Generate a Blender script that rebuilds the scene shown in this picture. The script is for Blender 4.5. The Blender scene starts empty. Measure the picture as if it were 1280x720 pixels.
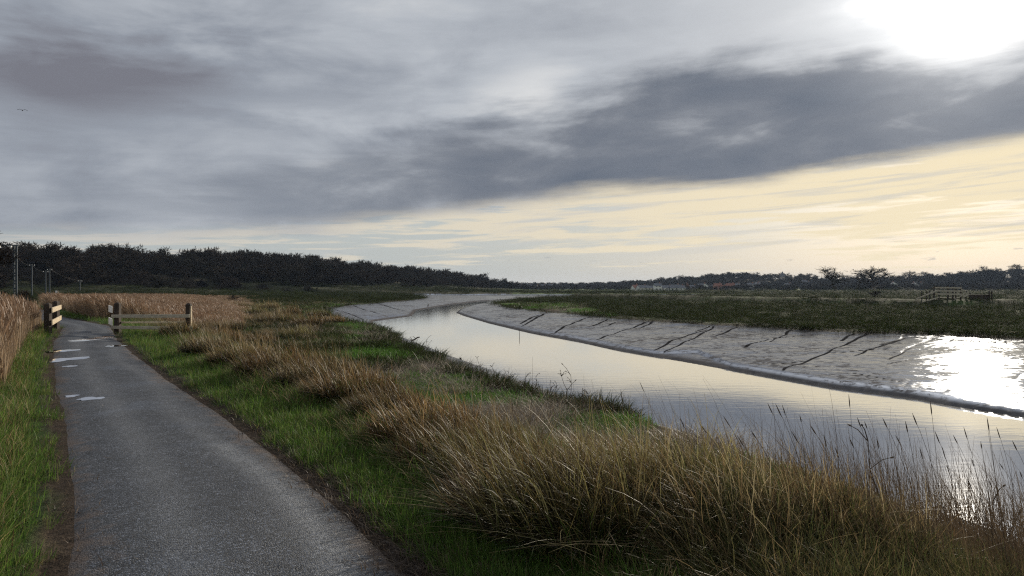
import bpy, bmesh, math, random
import numpy as np
from mathutils import Vector

sc = bpy.context.scene
COL = sc.collection
R = math.radians
CAM_H, F = 1.70, 924.0            # eye height in metres, focal length in photo pixels (1280 wide)

# ------------------------------------------------------------------ camera
cam = bpy.data.cameras.new('camera')
cam.sensor_width, cam.lens = 36.0, 36.0 * F / 1280.0
cam.clip_start, cam.clip_end = 0.05, 12000
cam_o = bpy.data.objects.new('camera', cam)
cam_o.location, cam_o.rotation_euler = (0, 0, CAM_H), (R(90), 0, 0)
COL.objects.link(cam_o)
sc.camera = cam_o

# ------------------------------------------------------------------ sun direction, exposure
SUN_AZ, SUN_EL = R(31.5), R(18.5)
S = Vector((math.sin(SUN_AZ) * math.cos(SUN_EL), math.cos(SUN_AZ) * math.cos(SUN_EL), math.sin(SUN_EL)))
SUN_STRENGTH, SKY_STRENGTH = 5.0, 0.1
sc.view_settings.view_transform = 'Standard'
sc.view_settings.look = 'None'
sc.view_settings.gamma = 1.0
sc.view_settings.use_curve_mapping = False
sc.view_settings.exposure = 0.0
sc.cycles.use_denoising = False
sc.cycles.filter_width = 1.2
sc.cycles.max_bounces = 6
sc.cycles.diffuse_bounces = 3
sc.cycles.glossy_bounces = 3
sc.cycles.transmission_bounces = 3
sc.cycles.transparent_max_bounces = 6
sc.cycles.volume_bounces = 0
sc.cycles.sample_clamp_indirect = 6.0
sc.cycles.sample_clamp_direct = 12.0

def aed(px, py):
    """photo pixel -> azimuth, elevation in degrees"""
    u, v = (px - 640) / F, (360 - py) / F
    az = math.atan(u)
    return math.degrees(az), math.degrees(math.atan(v * math.cos(az)))

# ------------------------------------------------------------------ node helpers
class NT:
    def __init__(s, nt):
        s.nt, s.n, s.l = nt, nt.nodes, nt.links
    def new(s, t, **kw):
        n = s.n.new(t)
        for k, v in kw.items():
            setattr(n, k, v)
        return n
    def put(s, sock, v):
        if isinstance(v, bpy.types.NodeSocket):
            s.l.new(v, sock)
        elif isinstance(v, (tuple, list)) and len(v) == 3 and sock.type == 'RGBA':
            sock.default_value = (*v, 1)
        else:
            sock.default_value = v
    def m(s, op, a, b=None, c=None, clamp=False):
        n = s.new('ShaderNodeMath', operation=op, use_clamp=clamp)
        s.put(n.inputs[0], a)
        if b is not None: s.put(n.inputs[1], b)
        if c is not None: s.put(n.inputs[2], c)
        return n.outputs[0]
    def add(s, a, b): return s.m('ADD', a, b)
    def sub(s, a, b): return s.m('SUBTRACT', a, b)
    def mul(s, a, b): return s.m('MULTIPLY', a, b)
    def ss(s, lo, hi, x):
        n = s.new('ShaderNodeMapRange', interpolation_type='SMOOTHSTEP')
        s.put(n.inputs['Value'], x); s.put(n.inputs['From Min'], lo); s.put(n.inputs['From Max'], hi)
        return n.outputs[0]
    def lin(s, lo, hi, x, a=0.0, b=1.0):
        n = s.new('ShaderNodeMapRange')
        s.put(n.inputs['Value'], x); s.put(n.inputs['From Min'], lo); s.put(n.inputs['From Max'], hi)
        n.inputs['To Min'].default_value, n.inputs['To Max'].default_value = a, b
        return n.outputs[0]
    def vm(s, op, a, b=None):
        n = s.new('ShaderNodeVectorMath', operation=op)
        s.put(n.inputs[0], a)
        if b is not None: s.put(n.inputs[1], b)
        return n.outputs['Value'] if op in ('DOT_PRODUCT', 'LENGTH') else n.outputs['Vector']
    def xyz(s, x, y, z):
        n = s.new('ShaderNodeCombineXYZ')
        for i, v in enumerate((x, y, z)): s.put(n.inputs[i], v)
        return n.outputs[0]
    def sep(s, v):
        n = s.new('ShaderNodeSeparateXYZ'); s.put(n.inputs[0], v); return n.outputs
    def noise(s, vec, scale, detail=4.0, rough=0.55, dist=0.0, out='Fac'):
        n = s.new('ShaderNodeTexNoise')
        if vec is not None: s.put(n.inputs['Vector'], vec)
        n.inputs['Scale'].default_value, n.inputs['Detail'].default_value = scale, detail
        n.inputs['Roughness'].default_value, n.inputs['Distortion'].default_value = rough, dist
        return n.outputs[out]
    def voro(s, vec, scale, out='Distance', feature='F1'):
        n = s.new('ShaderNodeTexVoronoi', feature=feature)
        if vec is not None: s.put(n.inputs['Vector'], vec)
        n.inputs['Scale'].default_value = scale
        return n.outputs[out]
    def mix(s, f, a, b, blend='MIX'):
        n = s.new('ShaderNodeMix', data_type='RGBA', blend_type=blend)
        s.put(n.inputs[0], f); s.put(n.inputs[6], a); s.put(n.inputs[7], b)
        return n.outputs[2]
    def ramp(s, f, stops, interp='LINEAR'):
        n = s.new('ShaderNodeValToRGB')
        cr = n.color_ramp; cr.interpolation = interp
        while len(cr.elements) > 1: cr.elements.remove(cr.elements[-1])
        for i, (p, c) in enumerate(stops):
            e = cr.elements[0] if i == 0 else cr.elements.new(p)
            e.position = p
            e.color = (c, c, c, 1) if isinstance(c, (int, float)) else (*c, 1)
        s.put(n.inputs[0], f)
        return n.outputs[0]
    def bump(s, h, strength, dist, normal=None):
        n = s.new('ShaderNodeBump')
        n.inputs['Strength'].default_value, n.inputs['Distance'].default_value = strength, dist
        s.put(n.inputs['Height'], h)
        if normal is not None: s.put(n.inputs['Normal'], normal)
        return n.outputs[0]

# ------------------------------------------------------------------ world: Nishita sky under a broken cloud deck
world = bpy.data.worlds.new('World')
sc.world = world
world.use_nodes = True
world.cycles.sampling_method = 'MANUAL'
world.cycles.sample_map_resolution = 512
world.node_tree.nodes.clear()
W = NT(world.node_tree)
tc = W.new('ShaderNodeTexCoord').outputs['Generated']
d3 = W.vm('NORMALIZE', tc)
dx, dy, dz = W.sep(d3)
az = W.mul(W.m('ARCTAN2', dx, dy), 180 / math.pi)          # degrees, 0 = +Y, clockwise
el = W.mul(W.m('ARCSINE', dz), 180 / math.pi)
sky = W.new('ShaderNodeTexSky', sky_type='NISHITA', sun_disc=False)
sky.sun_elevation, sky.sun_rotation = SUN_EL, SUN_AZ
sky.air_density, sky.dust_density, sky.ozone_density = 1.0, 2.5, 1.0

def curve_az(pts, lo=-60.0, hi=60.0, top=40.0):
    """elevation (degrees) as a function of azimuth, from photo pixels"""
    st = sorted(((aed(px, py)[0] - lo) / (hi - lo), aed(px, py)[1] / top) for px, py in pts)
    r = W.ramp(W.lin(lo, hi, az), [(p, v) for p, v in st], 'B_SPLINE')
    return W.mul(r, top)

wob = W.sub(W.noise(W.xyz(W.mul(az, 0.06), W.mul(el, 0.20), 9.0), 1.3, 5, 0.6, 0.2), 0.5)
streak2 = W.noise(W.xyz(W.mul(az, 0.085), W.sub(W.mul(el, 1.05), W.mul(az, 0.035)), 1.7), 1.5, 5, 0.58, 0.35)
bil = W.noise(W.xyz(W.mul(az, 0.085), W.sub(W.mul(el, 0.26), W.mul(az, 0.012)), 5.2), 1.05, 6, 0.55, 0.25)
bil0 = W.sub(bil, 0.5)
sdot = W.vm('DOT_PRODUCT', d3, tuple(S))
sang = W.mul(W.m('ARCCOSINE', W.m('MINIMUM', sdot, 0.99999)), 180 / math.pi)
K = 1.0 / SKY_STRENGTH                                     # colours below are display-linear
def k(c): return tuple(v * K for v in c)
def gauss(x, w): return W.m('EXPONENT', W.mul(W.m('POWER', W.m('DIVIDE', x, w), 2.0), -1.0))
def lobe(px, py, rx, ry, skew=0.0):
    """soft patch of thicker or thinner cloud"""
    a0, e0 = aed(px, py)
    da, de = W.sub(az, a0), W.sub(el, e0)
    de = W.add(W.add(W.sub(de, W.mul(da, skew)), W.mul(bil0, 5.0)), W.mul(wob, 2.0))
    q = W.add(W.m('POWER', W.m('DIVIDE', W.add(da, W.mul(wob, 9.0)), rx * 0.055), 2.0), W.m('POWER', W.m('DIVIDE', de, ry * 0.055), 2.0))
    return W.m('EXPONENT', W.mul(q, -1.0))

# strip of clear, creamy sky along the horizon below the deck
warm = W.ss(-36.0, 36.0, az)
cream = W.mix(warm, k((0.60, 0.575, 0.52)), k((0.93, 0.80, 0.555)))
pale = W.mix(0.12, k((0.46, 0.505, 0.515)), sky.outputs[0])
hz_mask = W.ss(0.43, 0.57, W.add(streak2, W.mul(W.sub(el, 4.0), 0.050)))
hz = W.mix(hz_mask, pale, cream)
hz = W.mix(W.mul(W.ss(1.5, 0.1, el), 0.5), hz, k((0.66, 0.59, 0.50)))
thin_m = W.mul(W.mul(W.ss(0.50, 0.66, W.noise(W.xyz(W.mul(az, 0.045), W.sub(W.mul(el, 0.75), W.mul(az, 0.045)), 21.0), 1.7, 6, 0.6, 0.4)), W.ss(1.5, 4.0, el)), 0.55)
hz = W.mix(thin_m, hz, k((0.58, 0.575, 0.555)))
# small dark cloudlets low over the far hills
cl = W.noise(W.xyz(W.mul(az, 0.9), W.mul(el, 3.2), 2.0), 0.55, 3, 0.5)
cl_m = W.mul(W.mul(W.ss(0.66, 0.74, cl), W.ss(0.9, 1.5, el)), W.ss(3.0, 2.2, el))
hz = W.mix(W.mul(cl_m, 0.6), hz, k((0.28, 0.30, 0.33)))

# the deck: grey-lavender, brighter towards the sun
strat = W.sub(W.noise(W.xyz(W.mul(az, 0.035), W.sub(W.mul(el, 0.42), W.mul(az, 0.02)), 4.4), 1.2, 6, 0.6, 0.3), 0.5)
thick = W.add(W.add(0.50, W.mul(bil0, 0.95)), W.mul(strat, 0.30))
for args, amt in (((110, 85, 200, 58, 0.03), -0.55), ((330, 140, 170, 16, -0.02), 0.14), ((430, 205, 55, 20, 0.0), 0.24), ((650, 112, 75, 34, 0.15), 0.42), ((560, 40, 160, 50, 0.05), 0.12),
                  ((150, 225, 260, 34, 0.0), -0.10), ((530, 165, 110, 20, 0.10), -0.24), ((90, 5, 120, 30, 0.0), 0.10), ((270, 270, 300, 14, 0.0), 0.06)):
    thick = W.add(thick, W.mul(lobe(*args), amt))
dcol = W.ramp(thick, [(0.05, k((0.190, 0.195, 0.230))), (0.35, k((0.300, 0.328, 0.378))), (0.62, k((0.455, 0.485, 0.530))), (0.98, k((0.68, 0.69, 0.70)))])
sang = W.m('MAXIMUM', W.add(sang, W.add(W.mul(bil0, 9.0), W.mul(wob, 5.0))), 0.0)
sun_wide, sun_mid, sun_core = gauss(sang, 19.0), gauss(sang, 6.6), gauss(sang, 2.8)
dcol = W.mix(W.mul(sun_wide, 0.85), dcol, k((0.78, 0.79, 0.80)))
glow = W.mix(1.0, W.mix(sun_mid, (0, 0, 0), k((0.55, 0.545, 0.53))), W.mix(sun_core, (0, 0, 0), k((3.2, 3.05, 2.8))), 'ADD')
dcol = W.mix(1.0, dcol, glow, 'ADD')
# dark bank of cloud, rising across from one side to the other
low = curve_az([(-200, 292), (0, 291), (200, 290), (380, 286), (520, 264), (640, 252), (800, 236), (950, 225), (1100, 202), (1280, 174), (1500, 140)])
top = curve_az([(-200, 262), (0, 250), (200, 240), (350, 222), (470, 180), (560, 160), (680, 155), (800, 112), (930, 82), (1100, 64), (1180, 76), (1280, 58), (1500, 35)])
e_low = W.add(el, W.add(W.add(W.mul(wob, 1.4), W.mul(bil0, 1.6)), W.mul(strat, 1.6)))
e_top = W.add(el, W.add(W.add(W.mul(wob, 2.4), W.mul(bil0, 5.0)), W.mul(strat, 3.5)))
soft = W.lin(-30, 20, az, 1.0, 0.7)
in_deck = W.ss(W.sub(low, soft), W.add(low, soft), e_low)
under_top = W.ss(W.add(top, 2.4), W.sub(top, 1.2), e_top)
bank = W.mul(W.ss(W.sub(low, W.mul(soft, 2.0)), W.add(low, W.mul(soft, 0.3)), e_low), under_top)
bank = W.mul(bank, W.mul(W.lin(-26, -2, az, 0.25, 0.95), W.sub(1.0, W.mul(W.ss(0.50, 0.68, bil), 0.45))))
bcol = W.ramp(W.add(bil, W.mul(warm, 0.10)), [(0.30, k((0.115, 0.140, 0.185))), (0.52, k((0.165, 0.185, 0.225))), (0.78, k((0.29, 0.305, 0.335)))])
bank = W.mul(bank, W.sub(1.0, W.mul(gauss(sang, 5.0), 0.45)))
dcol = W.mix(bank, dcol, bcol)
skycol = W.mix(in_deck, hz, dcol)
skycol = W.mix(W.ss(0.0, -2.0, el), skycol, k((0.10, 0.10, 0.09)))
bg = W.new('ShaderNodeBackground')
W.put(bg.inputs['Color'], skycol)
bg.inputs['Strength'].default_value = SKY_STRENGTH
wo = W.new('ShaderNodeOutputWorld')
W.l.new(bg.outputs[0], wo.inputs['Surface'])

sun = bpy.data.lights.new('sun', 'SUN')
sun.energy, sun.angle, sun.color = SUN_STRENGTH, R(0.6), (1.0, 0.90, 0.74)
sun_o = bpy.data.objects.new('sun', sun)
sun_o.rotation_euler = S.to_track_quat('Z', 'Y').to_euler()
sun_o.location = (60, 90, 60)
COL.objects.link(sun_o)

# ------------------------------------------------------------------ numeric helpers
rng = np.random.default_rng(7)

def _hash(ix, iy, seed):
    h = (ix.astype(np.int64) * 374761393 + iy.astype(np.int64) * 668265263 + seed * 1442695041) & 0xffffffff
    h = ((h ^ (h >> 13)) * 1274126177) & 0xffffffff
    return ((h ^ (h >> 16)) & 0xffff) / 65535.0

def vnoise(x, y, seed=0):
    x, y = np.asarray(x, float), np.asarray(y, float)
    ix, iy = np.floor(x), np.floor(y)
    fx, fy = x - ix, y - iy
    fx, fy = fx * fx * (3 - 2 * fx), fy * fy * (3 - 2 * fy)
    a, b = _hash(ix, iy, seed), _hash(ix + 1, iy, seed)
    c, d = _hash(ix, iy + 1, seed), _hash(ix + 1, iy + 1, seed)
    return (a * (1 - fx) + b * fx) * (1 - fy) + (c * (1 - fx) + d * fx) * fy

def fbm(x, y, seed=0, octv=4, gain=0.5):
    t, a, n = 0.0, 1.0, 0.0
    for i in range(octv):
        t = t + a * vnoise(x * 2 ** i, y * 2 ** i, seed + i * 17); n += a; a *= gain
    return t / n

def sst(lo, hi, x):
    t = np.clip((x - lo) / (hi - lo), 0, 1)
    return t * t * (3 - 2 * t)

def pix(px, py, z):
    """the point at height z that photo pixel (px, py) looks at"""
    d = F * (CAM_H - z) / (py - 360.0)
    return ((px - 640) / F * d, d)

def at(px, d):
    return ((px - 640) / F * d, d)

def seg_dist(x, y, pts, closed=False, vals=None):
    best = np.full(x.shape, 1e18); bv = np.zeros(x.shape); bl = np.zeros(x.shape); acc = 0.0
    n = len(pts)
    for i in range(n if closed else n - 1):
        (x0, y0), (x1, y1) = pts[i][:2], pts[(i + 1) % n][:2]
        ex, ey = x1 - x0, y1 - y0
        L2 = ex * ex + ey * ey + 1e-12
        t = np.clip(((x - x0) * ex + (y - y0) * ey) / L2, 0, 1)
        dd = (x - x0 - t * ex) ** 2 + (y - y0 - t * ey) ** 2
        m = dd < best
        best = np.where(m, dd, best)
        if vals is not None:
            bv = np.where(m, vals[i] * (1 - t) + vals[(i + 1) % n] * t, bv)
        side = ex * (y - y0) - ey * (x - x0)
        bl = np.where(m, side, bl)
        acc += math.sqrt(L2)
    return np.sqrt(best), bv, bl          # distance, value, side (>0 = left of the line)

def inside(x, y, poly):
    r = np.zeros(x.shape, bool)
    n = len(poly)
    for i in range(n):
        (x0, y0), (x1, y1) = poly[i], poly[(i + 1) % n]
        c = ((y0 > y) != (y1 > y)) & (x < (x1 - x0) * (y - y0) / (y1 - y0 + 1e-12) + x0)
        r ^= c
    return r

# ------------------------------------------------------------------ plan of the place (metres; camera stands at 0,0 looking along +Y)
ZW, ZM = -1.60, -0.85          # river level, foot of the marsh edge
WATER = [(8, -60), (8, -5), (7.6, 4), (6.4, 10), (4.5, 15), (2.6, 19)]
WATER += [pix(px, py, ZW) for px, py in [(690, 491), (645, 474), (605, 461), (575, 451), (537, 437), (507, 429), (495, 422), (475, 410.5), (465, 406.5),
                                         (467, 401), (515, 395), (520, 388), (560, 381), (600, 376.2), (660, 373.2), (750, 372.2)]]
WATER += [(52, 262), (55, 285), (45, 296), (0, 302), (-36, 303), (-120, 300), (-260, 280), (-260, 300), (-120, 322), (-30, 326), (30, 322), (72, 308), (82, 280), (70, 245), (35, 226)]
WATER += [pix(px, py, ZW) for px, py in [(650, 375.2), (612, 378.3), (592, 381.5), (575, 387), (570, 391), (580, 395), (610, 404), (660, 416), (720, 427), (765, 437),
                                         (860, 453), (960, 471), (1035, 484), (1135, 497), (1185, 507), (1280, 522)]]
WATER += [(15.3, 10), (17, 0), (18, -15), (18, -60)]
MARSH = [(5.3, -60), (5.3, -5), (5.1, 4), (4.4, 9), (3.0, 13), (1.7, 15.4)]
MARSH += [pix(px, py, ZM) for px, py in [(680, 502), (650, 492), (625, 482), (590, 467), (560, 457), (525, 441), (505, 430), (482, 415), (465, 407.8), (437, 404.5), (415, 397), (402, 389.5),
                                         (402, 386.8), (425, 382.8), (462, 379.3), (500, 376.6), (532, 373.2)]]
MARSH += [(-30, 235), (-46, 293), (-120, 294), (-275, 272), (-275, 306), (-120, 328), (-30, 331), (30, 327), (80, 314), (92, 280), (80, 240), (50, 218), (30, 205), (12, 192), (3, 168)]
MARSH += [pix(px, py, ZM) for px, py in [(615, 379), (635, 384), (660, 387.5), (710, 392.5), (760, 396.5), (810, 401.5), (880, 405.5), (950, 409), (1050, 415.5), (1150, 418.5), (1280, 425)]]
MARSH += [(27, 25), (28.5, 10), (29, 0), (30, -60)]
PATH_PIX_L = [(79, 720), (94, 628), (100, 557), (94, 503), (79, 466), (67, 432), (68, 416)]
PATH_PIX_R = [(505, 720), (417, 616), (346, 566), (292, 528), (246, 497), (200, 466), (154, 430), (138, 416)]
PL = [pix(a, b, 0) for a, b in PATH_PIX_L]
PR = [pix(a, b, 0) for a, b in PATH_PIX_R]
# centre line, behind the camera, through the gate, then bending left behind the reeds
PATH = [(3.6, -8.0), (1.5, -1.5), (-0.35, 2.0), (-1.60, 4.36), (-2.75, 6.4), (-4.75, 9.6), (-7.1, 13.2), (-10.0, 17.8), (-13.6, 23.6), (-16.2, 28.2), (-19.0, 33.0), (-22.5, 37.3), (-28.0, 44.0), (-35.5, 55.0), (-46, 68), (-62, 82), (-90, 98)]
PATH_W = 0.90                   # half width
LEFT_RIDGE = [(*at(-520, 330), 14.0), (*at(-150, 330), 13.5), (*at(75, 370), 13.5), (*at(230, 420), 14.0), (*at(340, 500), 14.5), (*at(440, 620), 12.5), (*at(500, 760), 6.0), (*at(545, 920), 0.2), (*at(590, 1200), 0.0)]
RIGHT_RIDGE = [(*at(560, 1150), 1.0), (*at(650, 1150), 3.0), (*at(760, 1150), 3.0), (*at(830, 1050), 5.0), (*at(872, 1000), 11.0), (*at(910, 980), 16.0), (*at(1000, 950), 13.0), (*at(1040, 900), 8.0), (*at(1100, 870), 8.0), (*at(1160, 850), 11.0), (*at(1280, 820), 17.0), (*at(1500, 800), 18.0), (*at(2100, 700), 18.0)]
SEAWALL = [at(2000, 100), at(1500, 98), at(1280, 98), at(1186, 97), at(1080, 104), at(980, 118), at(880, 140), at(800, 165), at(700, 205), (5, 260)]
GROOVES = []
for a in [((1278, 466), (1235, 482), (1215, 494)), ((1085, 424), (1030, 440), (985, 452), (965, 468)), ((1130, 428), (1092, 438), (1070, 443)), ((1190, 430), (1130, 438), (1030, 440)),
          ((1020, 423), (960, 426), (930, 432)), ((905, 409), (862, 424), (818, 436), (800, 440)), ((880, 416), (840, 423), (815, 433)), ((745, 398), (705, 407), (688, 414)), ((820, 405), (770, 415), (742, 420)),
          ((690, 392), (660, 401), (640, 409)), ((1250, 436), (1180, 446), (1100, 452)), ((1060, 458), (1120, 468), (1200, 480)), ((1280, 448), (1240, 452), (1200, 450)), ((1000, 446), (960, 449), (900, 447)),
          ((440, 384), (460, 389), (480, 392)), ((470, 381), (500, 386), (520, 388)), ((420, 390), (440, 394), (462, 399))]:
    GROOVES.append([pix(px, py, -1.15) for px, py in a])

TUSS = [(258, 446, .58, .42), (302, 458, .68, .46), (350, 473, .76, .52), (400, 487, .72, .50), (440, 503, .66, .38), (488, 525, .50, .34), (532, 553, .60, .42), (576, 576, .60, .44), (620, 606, .50, .44), (664, 648, .60, .50),
        (715, 676, .62, .58), (782, 655, .60, .50), (850, 655, .58, .48), (915, 700, .55, .48), (990, 690, .52, .40), (1075, 705, .50, .36), (345, 400, 1.2, .85), (385, 404, 1.0, .7), (300, 398, 1.0, .65), (415, 399, .9, .5), (268, 420, .8, .5), (322, 424, .8, .5),
        (262, 398, 1.0, .7), (318, 390, 1.2, .8), (362, 391, 1.1, .8), (398, 392, 1.0, .6), (285, 409, .9, .7), (372, 416, .8, .55), (250, 410, .8, .6), (335, 384, 1.3, .8), (300, 383, 1.3, .8), (225, 436, .6, .5), (280, 434, .7, .55)]
MOUNDS = [(*pix(px, py, 0.0 if i < 16 else -0.4), rad) for i, (px, py, rad, h) in enumerate(TUSS)]
_gr = random.Random(8)
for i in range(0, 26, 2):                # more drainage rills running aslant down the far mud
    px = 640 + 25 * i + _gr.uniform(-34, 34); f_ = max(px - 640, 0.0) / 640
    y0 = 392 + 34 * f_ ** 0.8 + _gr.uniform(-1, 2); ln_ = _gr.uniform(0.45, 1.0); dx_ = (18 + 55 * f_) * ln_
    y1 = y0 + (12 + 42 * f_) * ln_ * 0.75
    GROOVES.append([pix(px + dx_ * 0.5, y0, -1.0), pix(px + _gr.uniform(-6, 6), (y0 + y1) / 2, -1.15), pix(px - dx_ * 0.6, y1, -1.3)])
def path_sd(x, y):
    """distance from the path's edge, and which side (True = river side)"""
    d, _, side = seg_dist(x, y, PATH)
    return d - PATH_W, side < 0

def height(x, y, full=False):
    x, y = np.atleast_1d(np.asarray(x, float)), np.atleast_1d(np.asarray(y, float))
    s, river = path_sd(x, y)
    n_big, n_small = fbm(x * 0.35, y * 0.35, 3) - 0.5, fbm(x * 1.9, y * 1.9, 11) - 0.5
    sp = np.maximum(s, 0)
    zr = -0.74 * sst(2.0, 4.7, sp + n_big * 0.9)
    zl = -0.45 * sst(1.6, 4.5, sp + n_big)
    zl = np.where(y > 38, np.maximum(zl, -0.45), zl)
    z = np.where(river, zr, zl)
    rough = sst(0.2, 1.5, sp)
    z = z + rough * (n_big * 0.26 + n_small * 0.13)
    for mx_, my_, mr_ in MOUNDS:
        q = (x - mx_) ** 2 + (y - my_) ** 2
        z = z + np.where(q < 9 * mr_ * mr_, 0.20 * mr_ * np.exp(-q / (0.55 * mr_ * mr_)), 0)
    rr = np.hypot(x, y)
    # sea wall on the far side
    ds, _, _ = seg_dist(x, y, SEAWALL)
    z = z + sst(4.2, 1.2, ds) * 0.95
    # wooded ridges
    for ridge, wdt in ((LEFT_RIDGE, 95.0), (RIGHT_RIDGE, 120.0)):
        dd, hv, _ = seg_dist(x, y, ridge, vals=[p[2] for p in ridge])
        z = z + (hv + 0.3) * np.exp(-(dd / wdt) ** 2)
    z = z + np.where(s < 0.15, np.maximum(-0.02, -0.02), 0)
    # river and its mud
    dm, _, _ = seg_dist(x, y, MARSH, True)
    jag = (fbm(x * 0.55, y * 0.55, 41, 3) - 0.5) * np.clip(rr / 25, 0.3, 2.2)
    im = inside(x, y, MARSH)
    dms = np.where(im, -dm, dm) + jag
    im = dms < 0
    dw, _, _ = seg_dist(x, y, WATER, True)
    iw = inside(x, y, WATER)
    dms_in = np.maximum(-dms, 0)
    t = dw / (dw + dms_in + 1e-6)
    farside = (x > 9) | (y > 36)
    lip = np.where(farside, 0.11, 0.03) * sst(0.0, np.clip(rr * 0.022, 0.4, 1.4), dw)
    zm = ZW + 0.02 + lip + (ZM - ZW - lip) * t ** 0.85
    zm = zm + (fbm(x * 0.8, y * 0.8, 61, 4) - 0.5) * 0.03 * sst(0.3, 2.5, dw) + (fbm(x * 2.4 + y, y * 1.1, 5, 3) - 0.5) * 0.012 * sst(0.2, 1.2, dw)
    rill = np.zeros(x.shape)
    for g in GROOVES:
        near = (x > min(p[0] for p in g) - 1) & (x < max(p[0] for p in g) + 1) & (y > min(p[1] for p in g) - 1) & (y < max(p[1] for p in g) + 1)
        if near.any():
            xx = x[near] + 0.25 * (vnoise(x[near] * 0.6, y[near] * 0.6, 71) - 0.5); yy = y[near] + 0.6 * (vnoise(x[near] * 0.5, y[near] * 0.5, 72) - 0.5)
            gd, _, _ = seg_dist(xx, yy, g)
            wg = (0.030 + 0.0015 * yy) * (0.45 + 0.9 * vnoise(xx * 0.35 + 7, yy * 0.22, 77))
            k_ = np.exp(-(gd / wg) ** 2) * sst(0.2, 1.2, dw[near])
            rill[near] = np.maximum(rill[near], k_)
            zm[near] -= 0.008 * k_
    zu = ZW - 0.05 - 0.6 * sst(0.0, 3.0, dw)
    zmud = np.where(iw, zu, zm)
    zedge = ZM + (np.maximum(z, ZM + 0.12) - ZM) * sst(0.0, 0.35 + 0.006 * rr, dms)
    z = np.where(im, zmud, zedge)
    if full:
        return z, dict(s=s, river=river, dms=dms, im=im, iw=iw, dw=dw, ds=ds, rr=rr, rill=rill)
    return z

def hgt(x, y):
    return float(height(x, y)[0])

# ------------------------------------------------------------------ mesh helpers
def mesh_np(name, verts, faces, cols=None, smooth=False, attrs=None):
    """faces: (n,3) or (n,4) int array"""
    me = bpy.data.meshes.new(name)
    verts = np.ascontiguousarray(verts, np.float32); faces = np.ascontiguousarray(faces, np.int32)
    nv, nf, kf = len(verts), len(faces), faces.shape[1]
    me.vertices.add(nv); me.vertices.foreach_set('co', verts.ravel())
    me.loops.add(nf * kf); me.loops.foreach_set('vertex_index', faces.ravel())
    me.polygons.add(nf)
    me.polygons.foreach_set('loop_start', np.arange(0, nf * kf, kf, dtype=np.int32))
    me.polygons.foreach_set('loop_total', np.full(nf, kf, np.int32))
    if smooth:
        me.polygons.foreach_set('use_smooth', np.ones(nf, bool))
    if cols is not None:
        a = me.attributes.new('col', 'FLOAT_COLOR', 'POINT')
        c = np.ones((nv, 4), np.float32); c[:, :3] = cols
        a.data.foreach_set('color', c.ravel())
    for nm, v in (attrs or {}).items():
        a = me.attributes.new(nm, 'FLOAT', 'POINT')
        a.data.foreach_set('value', np.ascontiguousarray(v, np.float32))
    me.update(calc_edges=True)
    return me

def obj(name, me, mat=None, parent=None, loc=None, link=True):
    o = bpy.data.objects.new(name, me)
    if mat is not None and me is not None and not me.materials:
        me.materials.append(mat)
    if link:
        COL.objects.link(o)
    if parent is not None: o.parent = parent
    if loc is not None: o.location = loc
    return o

def tag(o, label=None, cat=None, group=None, kind=None):
    if label: o['label'] = label
    if cat: o['category'] = cat
    if group: o['group'] = group
    if kind: o['kind'] = kind
    return o

def empty(name, loc=(0, 0, 0), rz=0.0):
    o = bpy.data.objects.new(name, None)
    o.location, o.rotation_euler = loc, (0, 0, rz)
    o.empty_display_size = 0.2
    COL.objects.link(o)
    return o

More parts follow.
